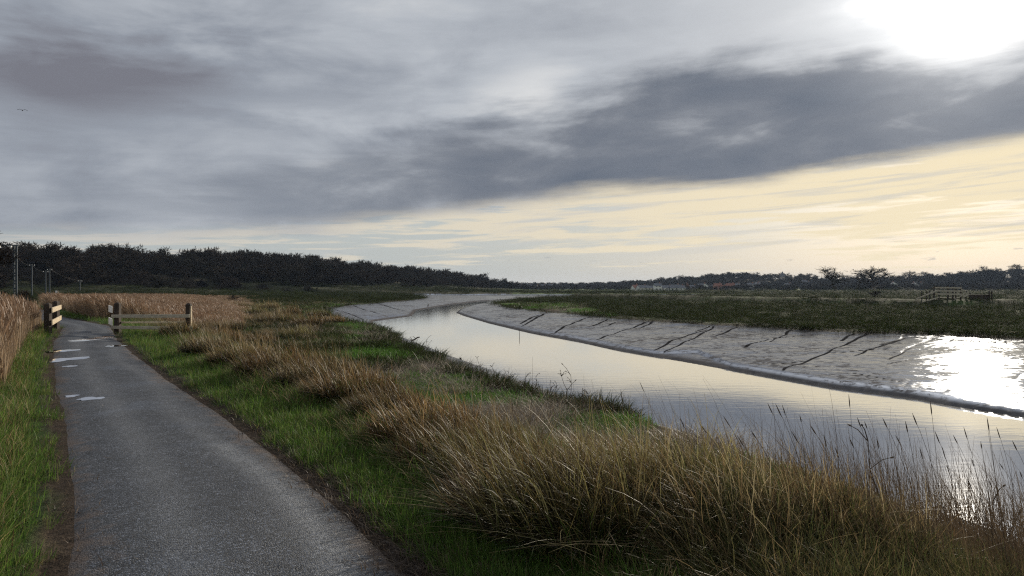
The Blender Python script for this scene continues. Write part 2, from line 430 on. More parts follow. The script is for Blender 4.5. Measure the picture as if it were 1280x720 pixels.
class MB:
    """collects boxes, bars and tubes into one mesh"""
    def __init__(s): s.v, s.f = [], []
    def raw(s, v, f):
        b = len(s.v); s.v += [tuple(p) for p in v]; s.f += [tuple(i + b for i in q) for q in f]; return s
    def box(s, c, size, rot=None):
        hx, hy, hz = (q / 2 for q in size)
        pts = [Vector((a * hx, b * hy, e * hz)) for e in (-1, 1) for b in (-1, 1) for a in (-1, 1)]
        if rot is not None: pts = [rot @ p for p in pts]
        c = Vector(c)
        return s.raw([c + p for p in pts], [(0, 2, 3, 1), (4, 5, 7, 6), (0, 1, 5, 4), (2, 6, 7, 3), (0, 4, 6, 2), (1, 3, 7, 5)])
    def bar(s, a, b, w, h):
        """a board from a to b; w across (horizontal), h upright"""
        a, b = Vector(a), Vector(b)
        t = (b - a).normalized()
        side = t.cross(Vector((0, 0, 1)))
        side = side.normalized() if side.length > 1e-4 else Vector((1, 0, 0))
        up = side.cross(t).normalized()
        pts = [p + side * (i * w / 2) + up * (j * h / 2) for p in (a, b) for j in (-1, 1) for i in (-1, 1)]
        return s.raw(pts, [(0, 2, 3, 1), (4, 5, 7, 6), (0, 1, 5, 4), (2, 6, 7, 3), (0, 4, 6, 2), (1, 3, 7, 5)])
    def tube(s, pts, rad, n=6):
        pts = [Vector(p) for p in pts]; b = len(s.v)
        rad = rad if isinstance(rad, (list, tuple)) else [rad] * len(pts)
        for i, p in enumerate(pts):
            t = (pts[min(i + 1, len(pts) - 1)] - pts[max(i - 1, 0)]).normalized()
            u = t.cross(Vector((0.31, 0.87, 0.38))).normalized(); w = t.cross(u)
            for q in range(n):
                a = 2 * math.pi * q / n
                s.v.append(tuple(p + (u * math.cos(a) + w * math.sin(a)) * rad[i]))
        for i in range(len(pts) - 1):
            for q in range(n):
                s.f.append((b + i * n + q, b + i * n + (q + 1) % n, b + (i + 1) * n + (q + 1) % n, b + (i + 1) * n + q))
        s.f.append(tuple(b + q for q in range(n))[::-1]); s.f.append(tuple(b + (len(pts) - 1) * n + q for q in range(n)))
        return s
    def build(s, name, mat, parent=None, bevel=0.0, smooth=False):
        me = bpy.data.meshes.new(name)
        me.from_pydata(s.v, [], s.f); me.update()
        if bevel:
            bm = bmesh.new(); bm.from_mesh(me)
            bmesh.ops.bevel(bm, geom=bm.edges[:], offset=bevel, segments=1, affect='EDGES')
            bm.to_mesh(me); bm.free()
        if smooth:
            for p in me.polygons: p.use_smooth = True
        return obj(name, me, mat, parent)

# ------------------------------------------------------------------ materials
def material(name):
    m = bpy.data.materials.new(name); m.use_nodes = True
    m.node_tree.nodes.clear()
    T = NT(m.node_tree)
    out = T.new('ShaderNodeOutputMaterial')
    return m, T, out

def principled(T, out, col, rough=0.8, spec=0.3, normal=None, ior=None):
    p = T.new('ShaderNodeBsdfPrincipled')
    T.put(p.inputs['Base Color'], col); T.put(p.inputs['Roughness'], rough)
    p.inputs['Specular IOR Level'].default_value = spec
    if ior: p.inputs['IOR'].default_value = ior
    if normal is not None: T.put(p.inputs['Normal'], normal)
    T.l.new(p.outputs[0], out.inputs['Surface'])
    return p

def geo_pos(T):
    return T.new('ShaderNodeNewGeometry').outputs['Position']

def attr(T, name, out='Color'):
    return T.new('ShaderNodeAttribute', attribute_name=name).outputs[out]

def mat_plain(name, col, rough=0.8, var=0.25, scale=6.0, spec=0.25, bump=0.0):
    m, T, out = material(name)
    co = T.new('ShaderNodeTexCoord').outputs['Object']
    n = T.noise(co, scale, 5, 0.6)
    c = T.mix(1.0, col, T.ramp(n, [(0.25, 1 - var), (0.75, 1 + var)]), 'MULTIPLY')
    nr = T.bump(T.noise(co, scale * 6, 3), bump, 0.01) if bump else None
    principled(T, out, c, rough, spec, nr)
    return m

def mat_wood(name, col, grain=(1, 1, 1)):
    m, T, out = material(name)
    co = T.new('ShaderNodeTexCoord').outputs['Object']
    g = T.noise(T.vm('MULTIPLY', co, grain), 9.0, 6, 0.65, 0.4)
    st = T.noise(co, 2.3, 4, 0.6)
    c = T.mix(1.0, col, T.ramp(g, [(0.25, 0.55), (0.55, 1.0), (0.8, 1.35)]), 'MULTIPLY')
    c = T.mix(T.mul(T.ss(0.52, 0.7, st), 0.5), c, tuple(v * 0.45 for v in col))
    principled(T, out, c, 0.82, 0.2, T.bump(g, 0.35, 0.01))
    return m

def mat_blade(name, trans=0.4, gain=1.0, rough=0.5, spec=0.25):
    """leaf and stem material: colour from the blade, light shining through it"""
    m, T, out = material(name)
    rnd = T.new('ShaderNodeObjectInfo').outputs['Random']
    c = T.mix(1.0, attr(T, 'col'), T.ramp(rnd, [(0.0, 0.70 * gain), (1.0, 1.25 * gain)]), 'MULTIPLY')
    p = T.new('ShaderNodeBsdfPrincipled')
    T.put(p.inputs['Base Color'], c); p.inputs['Roughness'].default_value = rough
    p.inputs['Specular IOR Level'].default_value = spec
    tr = T.new('ShaderNodeBsdfTranslucent'); T.put(tr.inputs['Color'], c)
    mx = T.new('ShaderNodeMixShader'); mx.inputs[0].default_value = trans
    T.l.new(p.outputs[0], mx.inputs[1]); T.l.new(tr.outputs[0], mx.inputs[2]); T.l.new(mx.outputs[0], out.inputs['Surface'])
    return m

M = {}
# ground: colour carried by the mesh (turf, litter, soil, marsh), broken up by fine noise
m, T, out = material('ground_turf'); M['ground'] = m
pos = geo_pos(T)
f1, f2 = T.noise(pos, 14.0, 6, 0.65), T.noise(pos, 1.3, 5, 0.6)
c = T.mix(1.0, attr(T, 'col'), T.ramp(f1, [(0.28, 0.45), (0.5, 0.95), (0.72, 1.7)]), 'MULTIPLY')
c = T.mix(1.0, c, T.ramp(f2, [(0.3, 0.7), (0.7, 1.3)]), 'MULTIPLY')
principled(T, out, c, 0.95, 0.1, T.bump(T.add(f1, T.noise(pos, 60, 4)), 0.9, 0.05))
# wet estuary mud
m, T, out = material('wet_mud'); M['mud'] = m
pos = geo_pos(T)
sx, sy, sz = T.sep(pos)
flow = T.xyz(T.add(T.mul(sx, 0.55), T.mul(sy, 0.22)), T.mul(sy, 0.50), 0.0)
h1 = T.noise(flow, 2.6, 7, 0.62, 0.8)
h2 = T.noise(pos, 9.0, 5, 0.6, 0.3)
h3 = T.voro(pos, 2.2)
fine = T.noise(T.xyz(T.mul(sx, 0.9), T.mul(sy, 0.8), 3.0), 3.4, 6, 0.7, 0.6)
hh = T.add(T.noise(flow, 2.2, 2.5, 0.5, 0.6), T.mul(T.noise(pos, 3.0, 2.0, 0.5), 0.25))
rough = T.lin(0.3, 0.7, T.noise(flow, 0.8, 5, 0.6), 0.18, 0.34)
c = T.ramp(h1, [(0.3, (0.055, 0.051, 0.050)), (0.7, (0.12, 0.112, 0.108))])
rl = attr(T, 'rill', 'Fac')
lipz = T.ss(-1.60 + 0.06, -1.60 + 0.15, sz)
patch = T.noise(flow, 0.45, 3, 0.55)
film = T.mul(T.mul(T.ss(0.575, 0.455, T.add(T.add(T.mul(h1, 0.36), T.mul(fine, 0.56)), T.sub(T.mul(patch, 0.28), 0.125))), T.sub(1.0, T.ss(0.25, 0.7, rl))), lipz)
c = T.mix(T.ss(0.2, 0.7, rl), c, (0.014, 0.012, 0.011))  # rill beds: darker wet clay, with the shadow of the cut painted in
nm = T.bump(hh, 1.0, 0.020)
df = T.new('ShaderNodeBsdfDiffuse'); T.put(df.inputs['Color'], c); T.put(df.inputs['Normal'], nm)
gl = T.new('ShaderNodeBsdfGlossy', distribution='BECKMANN'); gl.inputs['Color'].default_value = (0.84, 0.88, 0.96, 1)
T.put(gl.inputs['Roughness'], T.lin(0.0, 1.0, film, 0.30, 0.19)); T.put(gl.inputs['Normal'], nm)
mx = T.new('ShaderNodeMixShader'); T.put(mx.inputs[0], T.lin(0.0, 1.0, film, 0.03, 0.58))
T.l.new(df.outputs[0], mx.inputs[1]); T.l.new(gl.outputs[0], mx.inputs[2]); T.l.new(mx.outputs[0], out.inputs['Surface'])
# river water: murky, mirror-smooth with small ripples
m, T, out = material('river_water'); M['water'] = m
pos = geo_pos(T)
sx, sy, sz = T.sep(pos)
rip = T.noise(T.xyz(T.mul(sx, 0.8), T.mul(sy, 2.2), 0.0), 1.6, 4, 0.55, 0.4)
rip2 = T.noise(pos, 0.23, 3, 0.5)
rip3 = T.noise(T.xyz(T.mul(sx, 0.7), T.mul(sy, 1.6), 4.0), 7.0, 3, 0.5, 0.3)
hgt_w = T.add(T.mul(rip, 0.5), T.mul(rip3, T.mul(T.ss(0.45, 0.7, rip2), 0.12)))
nm = T.bump(hgt_w, 0.13, 0.03)
df = T.new('ShaderNodeBsdfDiffuse'); df.inputs['Color'].default_value = (0.13, 0.125, 0.11, 1)
gl = T.new('ShaderNodeBsdfGlossy'); gl.inputs['Color'].default_value = (0.97, 0.98, 1.0, 1); gl.inputs['Roughness'].default_value = 0.045
T.put(gl.inputs['Normal'], nm)
fr = T.new('ShaderNodeFresnel'); fr.inputs['IOR'].default_value = 2.4; T.put(fr.inputs['Normal'], nm)
mx = T.new('ShaderNodeMixShader'); T.put(mx.inputs[0], T.lin(0.0, 1.0, fr.outputs[0], 0.60, 1.0))
T.l.new(df.outputs[0], mx.inputs[1]); T.l.new(gl.outputs[0], mx.inputs[2]); T.l.new(mx.outputs[0], out.inputs['Surface'])
# still puddle water
m, T, out = material('puddle_water'); M['puddle'] = m
df = T.new('ShaderNodeBsdfDiffuse'); df.inputs['Color'].default_value = (0.08, 0.075, 0.07, 1)
gl = T.new('ShaderNodeBsdfGlossy'); gl.inputs['Color'].default_value = (0.98, 0.98, 1.0, 1); gl.inputs['Roughness'].default_value = 0.03
mx = T.new('ShaderNodeMixShader'); mx.inputs[0].default_value = 0.88
T.l.new(df.outputs[0], mx.inputs[1]); T.l.new(gl.outputs[0], mx.inputs[2]); T.l.new(mx.outputs[0], out.inputs['Surface'])
# gravelled tarmac of the path
m, T, out = material('path_gravel'); M['path'] = m
pos = geo_pos(T)
ch = T.voro(pos, 95.0)
chc = T.sep(T.voro(pos, 95.0, 'Color'))[0]
ch2 = T.noise(pos, 42.0, 4, 0.7)
mid = T.noise(pos, 5.0, 5, 0.6)
bigp = T.noise(pos, 0.8, 4, 0.55)
base = T.mix(T.ramp(mid, [(0.35, 0.0), (0.65, 1.0)]), (0.025, 0.029, 0.037), (0.044, 0.049, 0.060))
base = T.mix(1.0, base, T.ramp(chc, [(0.0, 0.15), (0.5, 0.65), (0.80, 1.5), (1.0, 4.0)]), 'MULTIPLY')
base = T.mix(1.0, base, T.ramp(bigp, [(0.3, 0.80), (0.7, 1.2)]), 'MULTIPLY')
edge = attr(T, 'edge', 'Fac')
em = T.ss(0.46, 0.68, T.add(edge, T.add(T.mul(T.sub(mid, 0.5), 0.6), T.mul(T.sub(bigp, 0.5), 0.5))))
soil = T.mix(T.noise(pos, 26.0, 5, 0.7), (0.022, 0.016, 0.013), (0.12, 0.085, 0.066))
base = T.mix(em, base, soil)
worn = attr(T, 'worn', 'Fac')
base = T.mix(T.mul(T.mul(worn, T.ss(0.35, 0.6, ch2)), 0.55), base, (0.26, 0.27, 0.285))
wet = T.ss(0.56, 0.70, bigp)
nrm = T.bump(T.add(T.mul(ch, -0.9), T.mul(ch2, 0.5)), 0.85, 0.010)
principled(T, out, base, T.lin(0.0, 1.0, wet, 0.62, 0.42), 0.35, nrm)

M['grass'] = mat_blade('green_grass_blade', 0.42, 1.0, 0.55, 0.15)
M['straw'] = mat_blade('dry_grass_blade', 0.36, 0.80)
M['reed'] = mat_blade('reed_stem', 0.35, 0.85)
M['marshveg'] = mat_blade('marsh_plant', 0.20, 0.50, 0.8, 0.04)
m, T, out = material('bare_twig'); M['twig'] = m
rnd = T.new('ShaderNodeObjectInfo').outputs['Random']
tcol = T.ramp(rnd, [(0.0, (0.018, 0.014, 0.012)), (0.4, (0.036, 0.026, 0.020)), (0.7, (0.028, 0.026, 0.018)), (1.0, (0.055, 0.042, 0.033))])
principled(T, out, T.mix(1.0, tcol, T.ramp(T.noise(geo_pos(T), 0.6, 3), [(0.3, 0.7), (0.7, 1.3)]), 'MULTIPLY'), 0.9, 0.1)
M['bark'] = mat_plain('tree_bark', (0.050, 0.040, 0.033), 0.9, 0.35, 3.0, 0.1, 0.5)
M['evergreen'] = mat_plain('evergreen_leaf', (0.022, 0.032, 0.016), 0.8, 0.4, 0.7, 0.2)
M['post'] = mat_wood('dark_weathered_post', (0.060, 0.047, 0.038), (3, 3, 0.4))
M['rail'] = mat_wood('pale_sawn_rail', (0.50, 0.41, 0.29), (0.5, 0.5, 3))
M['sunlitrail'] = mat_wood('sunlit_white_rail', (0.85, 0.84, 0.80), (0.5, 0.5, 3))  # rail timber coloured white to paint in the sunlight on it
M['greyrail'] = mat_wood('silvered_rail', (0.46, 0.42, 0.33), (0.5, 0.5, 3))
M['bridge'] = mat_wood('old_bridge_timber', (0.07, 0.06, 0.05), (1, 1, 1))
M['drift'] = mat_wood('driftwood', (0.085, 0.07, 0.055), (1, 1, 1))
M['steel'] = mat_plain('painted_steel', (0.045, 0.06, 0.075), 0.6, 0.15, 3.0, 0.25)
M['wire'] = mat_plain('line_wire', (0.12, 0.12, 0.12), 0.5, 0.1, 3.0, 0.4)
M['ceramic'] = mat_plain('white_insulator', (0.75, 0.75, 0.73), 0.3, 0.05, 3.0, 0.5)
M['render_white'] = mat_plain('white_house_render', (0.72, 0.71, 0.67), 0.8, 0.08, 0.6)
M['render_cream'] = mat_plain('cream_house_render', (0.58, 0.53, 0.44), 0.8, 0.08, 0.6)
M['brick'] = mat_plain('red_brick_wall', (0.26, 0.13, 0.09), 0.85, 0.2, 2.0)
M['roof_slate'] = mat_plain('slate_roof', (0.13, 0.135, 0.15), 0.6, 0.15, 1.0)
M['roof_tile'] = mat_plain('clay_tile_roof', (0.22, 0.10, 0.07), 0.8, 0.2, 1.0)
M['window'] = mat_plain('dark_window_glass', (0.03, 0.035, 0.04), 0.1, 0.1, 1.0, 0.6)
M['bird'] = mat_plain('dark_feather', (0.06, 0.06, 0.065), 0.8, 0.2, 4.0)

# ------------------------------------------------------------------ ground and mud: one polar sheet out to the horizon
def build_terrain():
    th = np.concatenate([np.arange(-50, 50.01, 0.135), np.arange(54, 310, 4.0)])
    th = np.radians(th)
    r = [1.0]
    while r[-1] < 420: r.append(r[-1] * 1.0105)
    while r[-1] < 4500: r.append(r[-1] * 1.03)
    r = np.array(r)
    nt, nr = len(th), len(r)
    TH, RR = np.meshgrid(th, r)
    x, y = (np.sin(TH) * RR).ravel(), (np.cos(TH) * RR).ravel()
    z, a = height(x, y, True)
    s, dms, rr, river = a['s'], a['dms'], a['rr'], a['river']
    n1, n2, n3 = fbm(x * 0.5, y * 0.5, 5), fbm(x * 2.3, y * 2.3, 15), fbm(x * 0.12, y * 0.12, 25)
    def C(*c): return np.array(c)[None, :]
    def mixc(c, d, t): return c * (1 - t[:, None]) + d * t[:, None]
    col = np.repeat(C(0.040, 0.052, 0.020), len(x), 0)                       # rough turf
    col = mixc(col, C(0.10, 0.078, 0.050), sst(0.45, 0.62, n1) * 0.8)         # straw litter
    ledge = river & (s > 4.2)
    col = mixc(col, C(0.075, 0.155, 0.030), np.where(ledge & (y < 140), sst(0.50, 0.60, n1 * 0.6 + n2 * 0.4), 0))    # bright salt-marsh turf
    col = mixc(col, C(0.055, 0.042, 0.034), np.where(ledge, sst(0.50, 0.40, n1 * 0.7 + n2 * 0.3), 0))               # brown drift litter
    verge = (s < 2.2)
    col = mixc(col, C(0.035, 0.070, 0.016), np.where(verge, sst(2.2, 1.2, s), 0) * sst(0.1, 0.3, s))
    col = mixc(col, C(0.046, 0.033, 0.024), sst(0.34, 0.05, s + (n2 - 0.5) * 0.5))        # trodden soil beside the path
    far = (x > 9) | (y > 150)
    col = mixc(col, C(0.034, 0.040, 0.018), np.where(far, 0.75, 0) * sst(20, 40, rr))
    beyond = (y > 100) & (x > 0) & (a['ds'] > 3)
    # fields behind the sea wall
    sw_d, _, sw_side = seg_dist(x, y, SEAWALL)
    field = (sw_side < 0) & (y > 60) & (x > 0)
    col = mixc(col, C(0.085, 0.125, 0.045), np.where(field, sst(1.0, 6.0, sw_d), 0))
    col = mixc(col, C(0.028, 0.022, 0.016), sst(1.1, 0.2, np.abs(dms)) * 0.85)            # eroded marsh edge
    for ridge, wdt in ((LEFT_RIDGE, 110.0), (RIGHT_RIDGE, 170.0)):
        dd, _, _ = seg_dist(x, y, ridge)
        col = mixc(col, C(0.045, 0.036, 0.026), sst(wdt, wdt * 0.7, dd))
    jj, ii = np.meshgrid(np.arange(nt - 1), np.arange(nr - 1))
    q = (ii * nt + jj).ravel()
    faces = np.stack([q, q + nt, q + nt + 1, q + 1], 1)
    # close the last gap of the circle and the middle
    e = np.arange(nr - 1) * nt
    faces = np.concatenate([faces, np.stack([e + nt - 1, e + 2 * nt - 1, e + nt, e], 1)])
    mud = a['im'][faces].mean(1) > 0.5
    co = np.stack([x, y, z], 1)
    for nm, sel, mat in (('ground', ~mud, M['ground']), ('mud_bank', mud, M['mud'])):
        f = faces[sel]
        used = np.unique(f); remap = np.zeros(len(x), np.int64); remap[used] = np.arange(len(used))
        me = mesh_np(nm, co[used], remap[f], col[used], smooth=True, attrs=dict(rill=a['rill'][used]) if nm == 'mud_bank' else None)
        o = obj(nm, me, mat); o['kind'] = 'structure'
    # cap under the camera
    cap = mesh_np('ground_cap', np.concatenate([[[0, 0, hgt(0.0, 0.0)]], co[:nt]]), np.stack([np.zeros(nt, int), np.arange(nt) + 1, (np.arange(nt) + 1) % nt + 1], 1), np.concatenate([col[:1], col[:nt]]))
    o = obj('ground', cap, M['ground']); o['kind'] = 'structure'
build_terrain()

wm = mesh_np('river_water', [(-290, -70, ZW), (130, -70, ZW), (130, 360, ZW), (-290, 360, ZW)], np.array([[0, 1, 2, 3]]))
o = obj('river', wm, M['water']); o['kind'] = 'structure'

def resample(pts, step):
    P_ = [Vector((*p, 0)) for p in pts]; out_ = []
    n = len(P_)
    for i in range(n - 1):
        p0, p1, p2, p3 = P_[max(i - 1, 0)], P_[i], P_[i + 1], P_[min(i + 2, n - 1)]
        m_ = max(1, int((p2 - p1).length / step))
        for j in range(m_):
            t = j / m_
            out_.append(0.5 * ((2 * p1) + (p2 - p0) * t + (2 * p0 - 5 * p1 + 4 * p2 - p3) * t * t + (3 * p1 - p0 - 3 * p2 + p3) * t ** 3))
    out_.append(P_[-1])
    return out_

G_P = 'rain puddles on the path'
PUDDLES = [(78, 437.5, 0.338, 0.510, 1, 'long thin bright puddle on the path edge just before the gate'),
           (81, 448, 0.325, 0.714, 2, 'largest bright puddle on the path edge'),
           (88, 456.5, 0.125, 0.187, 3, 'small round puddle below the largest bright puddle'),
           (114, 497, 0.163, 0.204, 4, 'small bright puddle with ragged ends out on the grey path'),
           (90, 493, 0.100, 0.136, 5, 'tiny puddle in the brown soil at the edge of the path'),
           (107, 424.5, 0.450, 0.612, 6, 'dull puddle in the middle of the path between the two fences'),
           (131, 420.5, 0.275, 0.544, 7, 'bright puddle beside the post of the long fence'),
           (145, 431, 0.225, 0.408, 8, 'dull puddle on the river side edge of the path')]
def path_z(x, y):
    d, _, _ = seg_dist(x, y, PATH)
    edge = d / PATH_W
    nz = fbm(x * 1.4, y * 1.4, 91) - 0.5
    return height(x, y) + 0.030 * (1 - edge ** 2) + nz * 0.035 + 0.012 - 0.055 * sst(0.85, 1.28, edge + nz * 0.35), edge, nz

def build_path():
    c = resample(PATH, 0.10)
    n, w = len(c), 41
    v, worn = [], []
    us = np.linspace(-1.28, 1.28, w)
    for i, p in enumerate(c):
        t = (c[min(i + 1, n - 1)] - c[max(i - 1, 0)]).normalized()
        side = Vector((t.y, -t.x, 0))                       # towards the river
        for u in us:
            q = p + side * (u * PATH_W)
            v.append((q.x, q.y, 0))
            worn.append(math.exp(-((u - 0.55 + 0.12 * math.sin(q.y * 0.8)) / 0.16) ** 2) * (1.0 if q.y < 8 else 0.35) + 0.5 * math.exp(-((u + 0.30) / 0.2) ** 2))
    v = np.array(v)
    z, edge, nz = path_z(v[:, 0], v[:, 1])
    for px, py, rx, ry, _, _ in PUDDLES:
        cx, cy = pix(px, py, 0.02)
        lev = float(path_z(np.array([cx]), np.array([cy]))[0][0]) - 0.012
        q = np.hypot((v[:, 0] - cx) / rx, (v[:, 1] - cy) / ry)
        k_ = sst(2.1, 1.5, q)
        z = z * (1 - k_) + np.minimum(z, lev + 0.004 * (q - 1.0) * 3) * k_
        z = np.where(q < 1.1, np.minimum(z, lev - 0.006), z)
    v[:, 2] = z
    ii, jj = np.meshgrid(np.arange(n - 1), np.arange(w - 1), indexing='ij')
    q = (ii * w + jj).ravel()
    me = mesh_np('path', v, np.stack([q, q + 1, q + w + 1, q + w], 1), None, True, dict(edge=edge * 0.62 + (nz * 0.25), worn=np.array(worn)))
    o = obj('path', me, M['path']); o['kind'] = 'structure'
build_path()

# ------------------------------------------------------------------ puddles and the marsh pool
def pool(cx, cy, z, rx, ry, seed, label, group, name='puddle'):
    r_ = random.Random(seed); n = 26
    ph = [r_.uniform(0, 6.28) for _ in range(4)]
    v = [(0, 0, 0)]
    for i in range(n):
        a = 2 * math.pi * i / n
        k_ = 1 + 0.20 * math.sin(2 * a + ph[0]) + 0.15 * math.sin(3 * a + ph[1]) + 0.12 * math.sin(5 * a + ph[2]) + 0.08 * math.sin(7 * a + ph[3])
        v.append((rx * k_ * math.cos(a), ry * k_ * math.sin(a), -0.0015))
    o = MB().raw(v, [(0, i + 1, (i + 1) % n + 1) for i in range(n)]).build(name, M['puddle']); o.location = (cx, cy, z)
    return tag(o, label, 'puddle' if name == 'puddle' else 'pool', group)
for px, py, rx, ry, sd_, lab in PUDDLES:
    cx, cy = pix(px, py, 0.02)
    pool(cx, cy, float(path_z(np.array([cx]), np.array([cy]))[0][0]) - 0.010, rx, ry, sd_, lab, G_P)
cx, cy = pix(1262, 411.5, -0.5)
pool(cx, cy, hgt(cx, cy) + 0.12, 0.75, 1.3, 9, 'bright tidal pool lying in the dark far marsh', None, 'marsh_pool')

# ------------------------------------------------------------------ blades of grass
def bez(p0, p1, p2, t):
    return p0 * (1 - t) ** 2 + p1 * 2 * t * (1 - t) + p2 * t * t

def blades(g, n, rad, hlo, hhi, lean=(0, 0), spread=0.5, width=0.006, cols=((0.1, 0.1, 0.05),), segs=4, stiff=0.62, head=0.0, headw=2.6, headcol=None, dome=0.0, basecol=None, tangle=0.45):
    """n curved tapering ribbons rising from a disc; returns vertices, quads, colours"""
    a, rr = g.uniform(0, 2 * np.pi, n), rad * np.sqrt(g.uniform(0, 1, n))
    base = np.stack([rr * np.cos(a), rr * np.sin(a), np.full(n, -0.03)], 1)
    h = g.uniform(hlo, hhi, n) * (1 - dome * (rr / max(rad, 1e-6)) ** 2)
    oa = a + g.normal(0, 0.9, n)
    sp = spread * g.uniform(0.15, 1.0, n) * h
    ln = g.uniform(0.4, 1.3, n)
    la = g.normal(0, tangle, n); cl_, sl_ = np.cos(la), np.sin(la)
    lx_, ly_ = lean[0] * cl_ - lean[1] * sl_, lean[0] * sl_ + lean[1] * cl_
    off = np.stack([np.cos(oa) * sp + lx_ * h * ln, np.sin(oa) * sp + ly_ * h * ln], 1)
    off_len = np.linalg.norm(off, axis=1)
    up = np.sqrt(np.maximum(h * h - np.minimum(off_len, 0.93 * h) ** 2, (0.25 * h) ** 2))
    p2 = base + np.concatenate([off, up[:, None]], 1)
    p1 = base + np.concatenate([off * 0.28, (up * stiff + 0.12 * h)[:, None]], 1)
    p1[:, :2] += g.normal(0, 0.10 * tangle, (n, 2)) * h[:, None]
    fa = g.uniform(0, np.pi, n)
    wd = np.stack([np.cos(fa), np.sin(fa), np.zeros(n)], 1) * (width * g.uniform(0.6, 1.4, n))[:, None]
    ts = np.linspace(0, 1, segs + 1)
    V, Cc = [], []
    ci = g.integers(0, len(cols), n)
    cc = np.array(cols)[ci] * g.uniform(0.7, 1.3, n)[:, None]
    for t in ts:
        c = bez(base, p1, p2, t)
        w = 1 - 0.88 * t ** 1.5
        colr = cc
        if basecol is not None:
            colr = np.array(basecol)[None] * (1 - min(1, t * 1.7)) + cc * min(1, t * 1.7)  # blade darkens towards its foot, painting in the shade inside the clump
        if head and t > 1 - head:
            w = headw * (0.35 + 0.65 * math.sin(math.pi * (1 - t) / head * 0.9 + 0.25)) if t < 1 else 0.25
            if headcol is not None: colr = np.array(headcol)[None] * g.uniform(0.7, 1.3, n)[:, None]
        V += [c - wd * w * 0.5, c + wd * w * 0.5]; Cc += [colr, colr]
    kq = len(V)
    v = np.stack(V, 1).reshape(-1, 3); col = np.stack(Cc, 1).reshape(-1, 3)
    b = (np.arange(n) * kq)[:, None]
    fs = [np.concatenate([b + 2 * i, b + 2 * i + 1, b + 2 * i + 3, b + 2 * i + 2], 1) for i in range(segs)]
    return v, np.concatenate(fs), col

def join(parts):
    V, Fq, Cc, o_ = [], [], [], 0
    for v, f, c in parts:
        V.append(v); Fq.append(f + o_); Cc.append(c); o_ += len(v)
    return np.concatenate(V), np.concatenate(Fq), np.concatenate(Cc)

def src(name, parts, mat):
    """a plant that is only ever scattered (kept outside the scene)"""
    v, f, c = join(parts)
    return obj(name, mesh_np(name, v, f, c), mat, link=False)

GREEN = ((0.070, 0.140, 0.022), (0.100, 0.175, 0.030), (0.052, 0.105, 0.022), (0.140, 0.185, 0.050), (0.16, 0.14, 0.065))
STRAW = ((0.37, 0.290, 0.155), (0.29, 0.210, 0.105), (0.48, 0.395, 0.235), (0.19, 0.125, 0.060), (0.19, 0.175, 0.080), (0.11, 0.078, 0.048), (0.27, 0.175, 0.095), (0.085, 0.058, 0.036), (0.14, 0.098, 0.058))
STRAW_G = ((0.26, 0.19, 0.10), (0.12, 0.125, 0.045), (0.17, 0.155, 0.065), (0.075, 0.095, 0.030))
REED = ((0.38, 0.275, 0.175), (0.30, 0.205, 0.13), (0.46, 0.345, 0.23), (0.22, 0.145, 0.09))
MARSHC = ((0.050, 0.072, 0.022), (0.075, 0.110, 0.030), (0.060, 0.050, 0.030), (0.035, 0.046, 0.018), (0.11, 0.14, 0.050))
WIND = (-0.48, -0.10)

def collection_of(name, objs):
    c = bpy.data.collections.new(name)
    for o_ in objs: c.objects.link(o_)
    return c

def scatter(name, label, pts, rot, scl, variants):
    """one object of countless plants: a point for every plant, the plant set on it"""
    n = len(pts)
    if n == 0: return None
    me = bpy.data.meshes.new(name)
    me.vertices.add(n); me.vertices.foreach_set('co', np.ascontiguousarray(pts, np.float32).ravel())
    for nm, ty, field, val in (('rot', 'FLOAT_VECTOR', 'vector', rot), ('scl', 'FLOAT_VECTOR', 'vector', scl)):
        a = me.attributes.new(nm, ty, 'POINT'); a.data.foreach_set(field, np.ascontiguousarray(val, np.float32).ravel())
    a = me.attributes.new('vi', 'INT', 'POINT'); a.data.foreach_set('value', rng.integers(0, len(variants), n).astype(np.int32))
    me.update()
    o_ = obj(name, me)
    ng = bpy.data.node_groups.new(name + '_nodes', 'GeometryNodeTree')
    ng.interface.new_socket('Geometry', in_out='INPUT', socket_type='NodeSocketGeometry')
    ng.interface.new_socket('Geometry', in_out='OUTPUT', socket_type='NodeSocketGeometry')
    N, L = ng.nodes, ng.links
    gi, go = N.new('NodeGroupInput'), N.new('NodeGroupOutput')
    ci = N.new('GeometryNodeCollectionInfo'); ci.inputs['Collection'].default_value = collection_of(name + '_kinds', variants)
    ci.inputs['Separate Children'].default_value = True; ci.inputs['Reset Children'].default_value = True
    ip = N.new('GeometryNodeInstanceOnPoints'); ip.inputs['Pick Instance'].default_value = True
    def na(nm, ty):
        q = N.new('GeometryNodeInputNamedAttribute'); q.data_type = ty; q.inputs['Name'].default_value = nm
        return q.outputs['Attribute']
    L.new(gi.outputs[0], ip.inputs['Points']); L.new(ci.outputs[0], ip.inputs['Instance'])
    L.new(na('vi', 'INT'), ip.inputs['Instance Index']); L.new(na('scl', 'FLOAT_VECTOR'), ip.inputs['Scale'])
    er = N.new('FunctionNodeEulerToRotation'); L.new(na('rot', 'FLOAT_VECTOR'), er.inputs[0]); L.new(er.outputs[0], ip.inputs['Rotation'])
    L.new(ip.outputs[0], go.inputs[0])
    md = o_.modifiers.new('plants', 'NODES'); md.node_group = ng
    o_['kind'] = 'stuff'; o_['label'] = label
    return o_

def logspread(n, r0, r1, a0=-47, a1=47):
    r_ = r0 * (r1 / r0) ** rng.uniform(0, 1, n); t_ = np.radians(rng.uniform(a0, a1, n))
    return np.sin(t_) * r_, np.cos(t_) * r_

def field_of(x, y):
    z, a = height(x, y, True)
    a['z'], a['x'], a['y'] = z, x, y
    a['px'] = 640 + F * x / np.maximum(y, 0.1)
    return a

